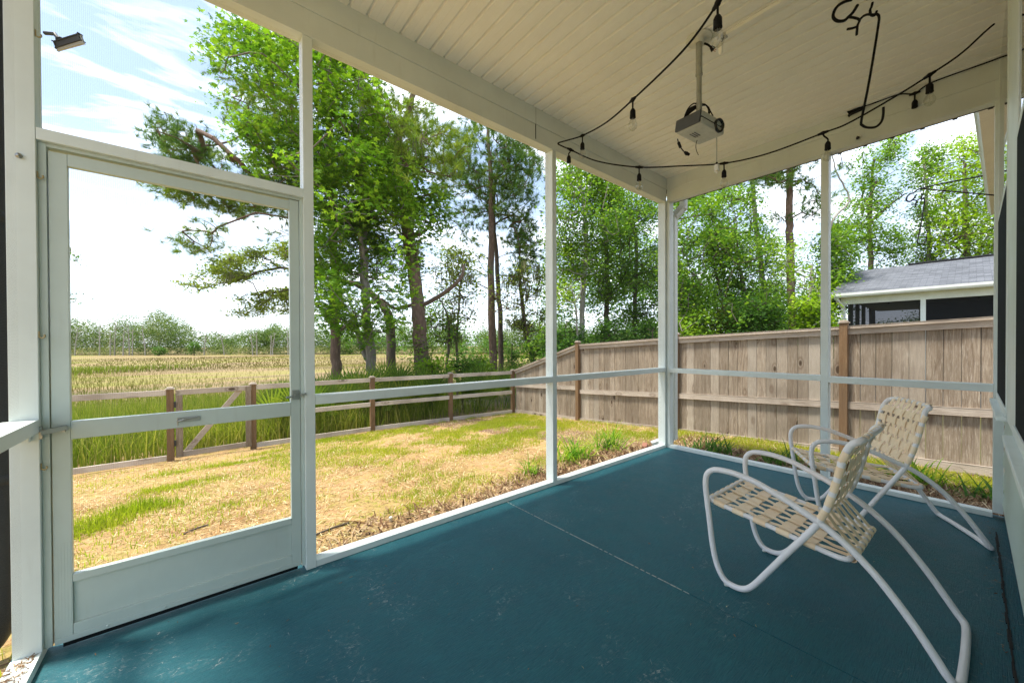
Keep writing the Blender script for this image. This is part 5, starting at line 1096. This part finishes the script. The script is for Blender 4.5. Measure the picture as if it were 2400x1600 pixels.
# yard grass
def pat(px, py, rx, ry, z=-.45):
    p = hit(px, py, 2, z); return p[0], p[1], rx, ry
PT = [pat(235, 1225, .42, .20, -.33), pat(330, 1190, .30, .16, -.36), pat(420, 1130, .35, .16, -.42), pat(540, 1075, .60, .16, -.5), pat(640, 1050, .5, .14, -.55), pat(800, 1020, .45, .25, -.6), pat(900, 1010, .35, .15, -.62), pat(1090, 1120, .14, .10, -.2), pat(960, 1190, .26, .12, -.18), pat(1040, 1150, .35, .18, -.22), pat(1130, 1060, .5, .25, -.35), pat(1240, 1010, .6, .3, -.4), pat(1060, 1040, .4, .3, -.45), pat(550, 1190, .2, .12, -.35), pat(270, 1290, .1, .1, -.25), pat(1460, 1015, .7, .35, -.32), pat(1640, 1030, .35, .3, -.35), pat(2150, 1095, .4, .3, -.3), pat(240, 1110, .15, .1, -.5), pat(300, 1085, .15, .1, -.55)]
def fl_grass(x, y):
    v = np.zeros(len(x))
    for i_, (a, b, rx, ry) in enumerate(PT): v = np.maximum(v, (1 if i_ < 7 else .38)*np.exp(-(((x-a)/rx)**2+((y-b)/ry)**2)))
    base = np.clip(n2(x, y, 2.6, 5)*.35+.15+.25*n2(x, y, 11, 15), 0, .5)*np.clip((x+4.2)/2.5, .15, 1)*np.clip((y-.5)*1.2, 0, 1)+np.clip((x-.6), 0, 1)*.25*np.clip(n2(x, y, 3, 6)+.6, 0, 1)
    return np.clip((v*(.55+.6*n2(x, y, 9, 7))+base)*np.where((x < 2.5) & (y > .15), 1, 0)+np.where((x > 1.35) & (x < 2.5) & (y < .15), .4, 0), 0, 1)
P = scatter(85000, fl_grass, -6.2, 2.52, -3, 6.25, 41); r = np.random.default_rng(4); n = len(P)
big = np.zeros(n)
for a, b, rx, ry in PT[:2]: big = np.maximum(big, np.exp(-(((P[:, 0]-a)/rx)**2+((P[:, 1]-b)/ry)**2)))
blades('lawn_grass', P, r.uniform(.025, .08, n)*(1+1.6*big), .0065, .7, M['lawn'], 2, .5, 8, np.clip(r.random(n)*.8+.1-.25*big, 0, 1))
# dead straw and mulch
def fst(x, y): return np.clip(.55+.5*n2(x, y, 3.5, 14), .05, 1)*np.where((y > .12) | (x > .12), 1, 0)
P = scatter(75000, fst, -6, 2.5, -2.5, 6.2, 51)
def slivers(name, P, l0, l1, w0, w1, mat, flat=.3, seed=1):
    r = np.random.default_rng(seed); n = len(P); a = r.uniform(0, 6.283, n); l = r.uniform(l0, l1, n)[:, None]; wd = r.uniform(w0, w1, n)[:, None]; el = np.abs(r.normal(0, flat, n))
    d = np.stack([np.cos(a)*np.cos(el), np.sin(a)*np.cos(el), np.sin(el)], -1); s = np.stack([-np.sin(a), np.cos(a), r.normal(0, .2, n)], -1); P = P+np.array([0, 0, .010])
    V = np.stack([P-s*wd/2, P+d*l-s*wd*.2, P+d*l+s*wd*.2, P+s*wd/2], 1)
    return tag(npobj(name, V.reshape(-1, 3), np.arange(4*n).reshape(-1, 4), mat, attr=r.random(n)), kind='stuff')
slivers('dead_straw', P, .015, .065, .003, .009, M['chips'], .22, 3)
def fm(x, y): return np.where((y > .12) & (x > -3.7), np.clip((.85+.12*n2(x, y, 3, 2)-y)*4, 0, 1)*np.clip((x+3.8)*.6, 0, 1), 0)+np.where((x > .1) & (y <= .12), np.clip((1.5+.2*n2(x, y, 2, 3)-x)*3, 0, 1), 0)
P = scatter(17000, fm, -3.8, 2, -2.5, 1.6, 52); slivers('bark_mulch', P, .02, .09, .005, .02, M['mulch'], .45, 5)
P = scatter(1500, lambda x, y: np.ones(len(x)), -5.2, -4.64, -2.5, .4, 53); slivers('bark_mulch', P, .015, .07, .004, .016, M['mulch'], .35, 6)
P = scatter(500, lambda x, y: np.ones(len(x)), -5.2, -4.66, -1.5, .4, 54); blades('lawn_grass', P, np.random.default_rng(1).uniform(.05, .12, len(P)), .006, .8, M['lawn'], 2, .5, 9)
# ------------------------------------------------------------------ far woodland beyond the marsh
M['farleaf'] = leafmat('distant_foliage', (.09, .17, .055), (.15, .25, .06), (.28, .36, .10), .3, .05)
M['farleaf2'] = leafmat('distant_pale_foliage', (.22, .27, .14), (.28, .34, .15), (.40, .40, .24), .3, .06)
def ringpt(px, D): p = at(px, 800, D); p[2] = -1.25; return p
r = np.random.default_rng(77); Pc = []; Pp = []
for i in range(520):
    px = r.uniform(-250, 2700); D = r.uniform(108, 135) if px < 1300 else r.uniform(60, 110); b = ringpt(px, D)
    top = np.interp(px, [-250, 160, 330, 480, 520, 680, 1000, 1300, 1500, 2700], [92, 98, 92, 74, 56, 56, 60, 66, 70, 80])*(r.uniform(.62, 1.0)+.22*math.sin(px*.021)+.12*math.sin(px*.067+1))
    H = top*D/FPX+1.2; w_ = r.uniform(2, 4.5); k = 64
    q = r.normal(size=(k, 3)); q /= np.linalg.norm(q, axis=1)[:, None]; q *= r.uniform(.55, 1, (k, 1)); c = b+np.array([0, 0, H*.5]); pts = c+q*np.array([w_, w_, H*.5])
    (Pp if r.random() < .3 and px < 620 else Pc).append(pts)
Pc = np.concatenate(Pc); Pp = np.concatenate(Pp)
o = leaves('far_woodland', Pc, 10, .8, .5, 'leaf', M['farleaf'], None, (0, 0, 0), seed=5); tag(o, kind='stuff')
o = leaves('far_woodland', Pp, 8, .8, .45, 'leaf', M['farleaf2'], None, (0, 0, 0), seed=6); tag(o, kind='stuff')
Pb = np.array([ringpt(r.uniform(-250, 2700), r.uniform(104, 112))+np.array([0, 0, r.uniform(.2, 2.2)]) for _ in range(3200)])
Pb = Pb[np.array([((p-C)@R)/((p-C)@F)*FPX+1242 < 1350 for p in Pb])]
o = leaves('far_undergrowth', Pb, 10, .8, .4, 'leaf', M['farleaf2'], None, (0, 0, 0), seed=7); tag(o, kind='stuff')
DPX = [175, 233, 258, 268, 288, 303, 310, 340, 478, 525, 592, 602, 634, 638, 675]; ORD = ['first', 'second', 'third', 'fourth', 'fifth', 'sixth', 'seventh', 'eighth', 'ninth', 'tenth', 'eleventh', 'twelfth', 'thirteenth', 'fourteenth', 'fifteenth']
lab_ = lambda px: 'bare pale trunk at the far treeline, %s from the left' % ORD[DPX.index(px)]
for px, D, tp, lab in [(175, 104, 640+70, None), (233, 103, 0, None), (258, 103, 0, None), (268, 104, 0, None), (288, 103, 0, None), (303, 104, 0, None), (310, 104, 0, None), (340, 104, 0, None), (478, 104, 0, None), (525, 103, 0, None), (592, 102, 0, None), (602, 102, 0, None), (634, 103, 0, None), (638, 103, 0, None), (675, 103, 0, None)]:
    b = ringpt(px, D); H = np.interp(px, [160, 480, 520, 700], [9.5, 7, 6, 6.5])*r.uniform(.8, 1.05); m = MB(); ln_ = r.normal()*.25
    m.tube(spline([(0, 0, 0), (ln_*.3, 0, H*.4), (ln_, 0, H*.75), (ln_*1.3, 0, H)], 4), np.linspace(.17, .05, 13), 6)
    for k in range(9):
        z = H*r.uniform(.3, .95); a = r.uniform(0, 6.28); l = r.uniform(.5, 1.5); x0 = ln_*z/H; m.tube([(x0, 0, z), (x0+math.cos(a)*l*.6, math.sin(a)*l*.6, z+l*.4), (x0+math.cos(a)*l, math.sin(a)*l, z+l*.7)], [.05, .035, .015], 4)
    o = m.build('dead_tree', M['bark_pale'], None); o.location = tuple(b); tag(o, lab_(px), 'dead tree', 'bare pale trunks along the far treeline')
for i, (px, w_, h_, lab) in enumerate([(373, 1.35, 2.6, 'low rounded dark shrub at the marsh edge under the far treeline'), (455, 1.25, 3.7, 'taller dark rounded shrub at the marsh edge in front of the far treeline')]):
    b = ringpt(px, 99); q = r.normal(size=(90, 3)); q /= np.linalg.norm(q, axis=1)[:, None]; q *= r.uniform(.6, 1, (90, 1)); pts = q*np.array([w_, w_, h_/2])+np.array([0, 0, h_/2])
    rt = thing('shrub', lab, 'shrub', tuple(b)); leaves('foliage', pts+b, 10, .25, .35, 'leaf', M['leafC'], rt, b, seed=60+i); MB().tube([(0, 0, -.2), (0, 0, h_*.6)], .1, 6).build('stem', M['bark_dark'], rt)
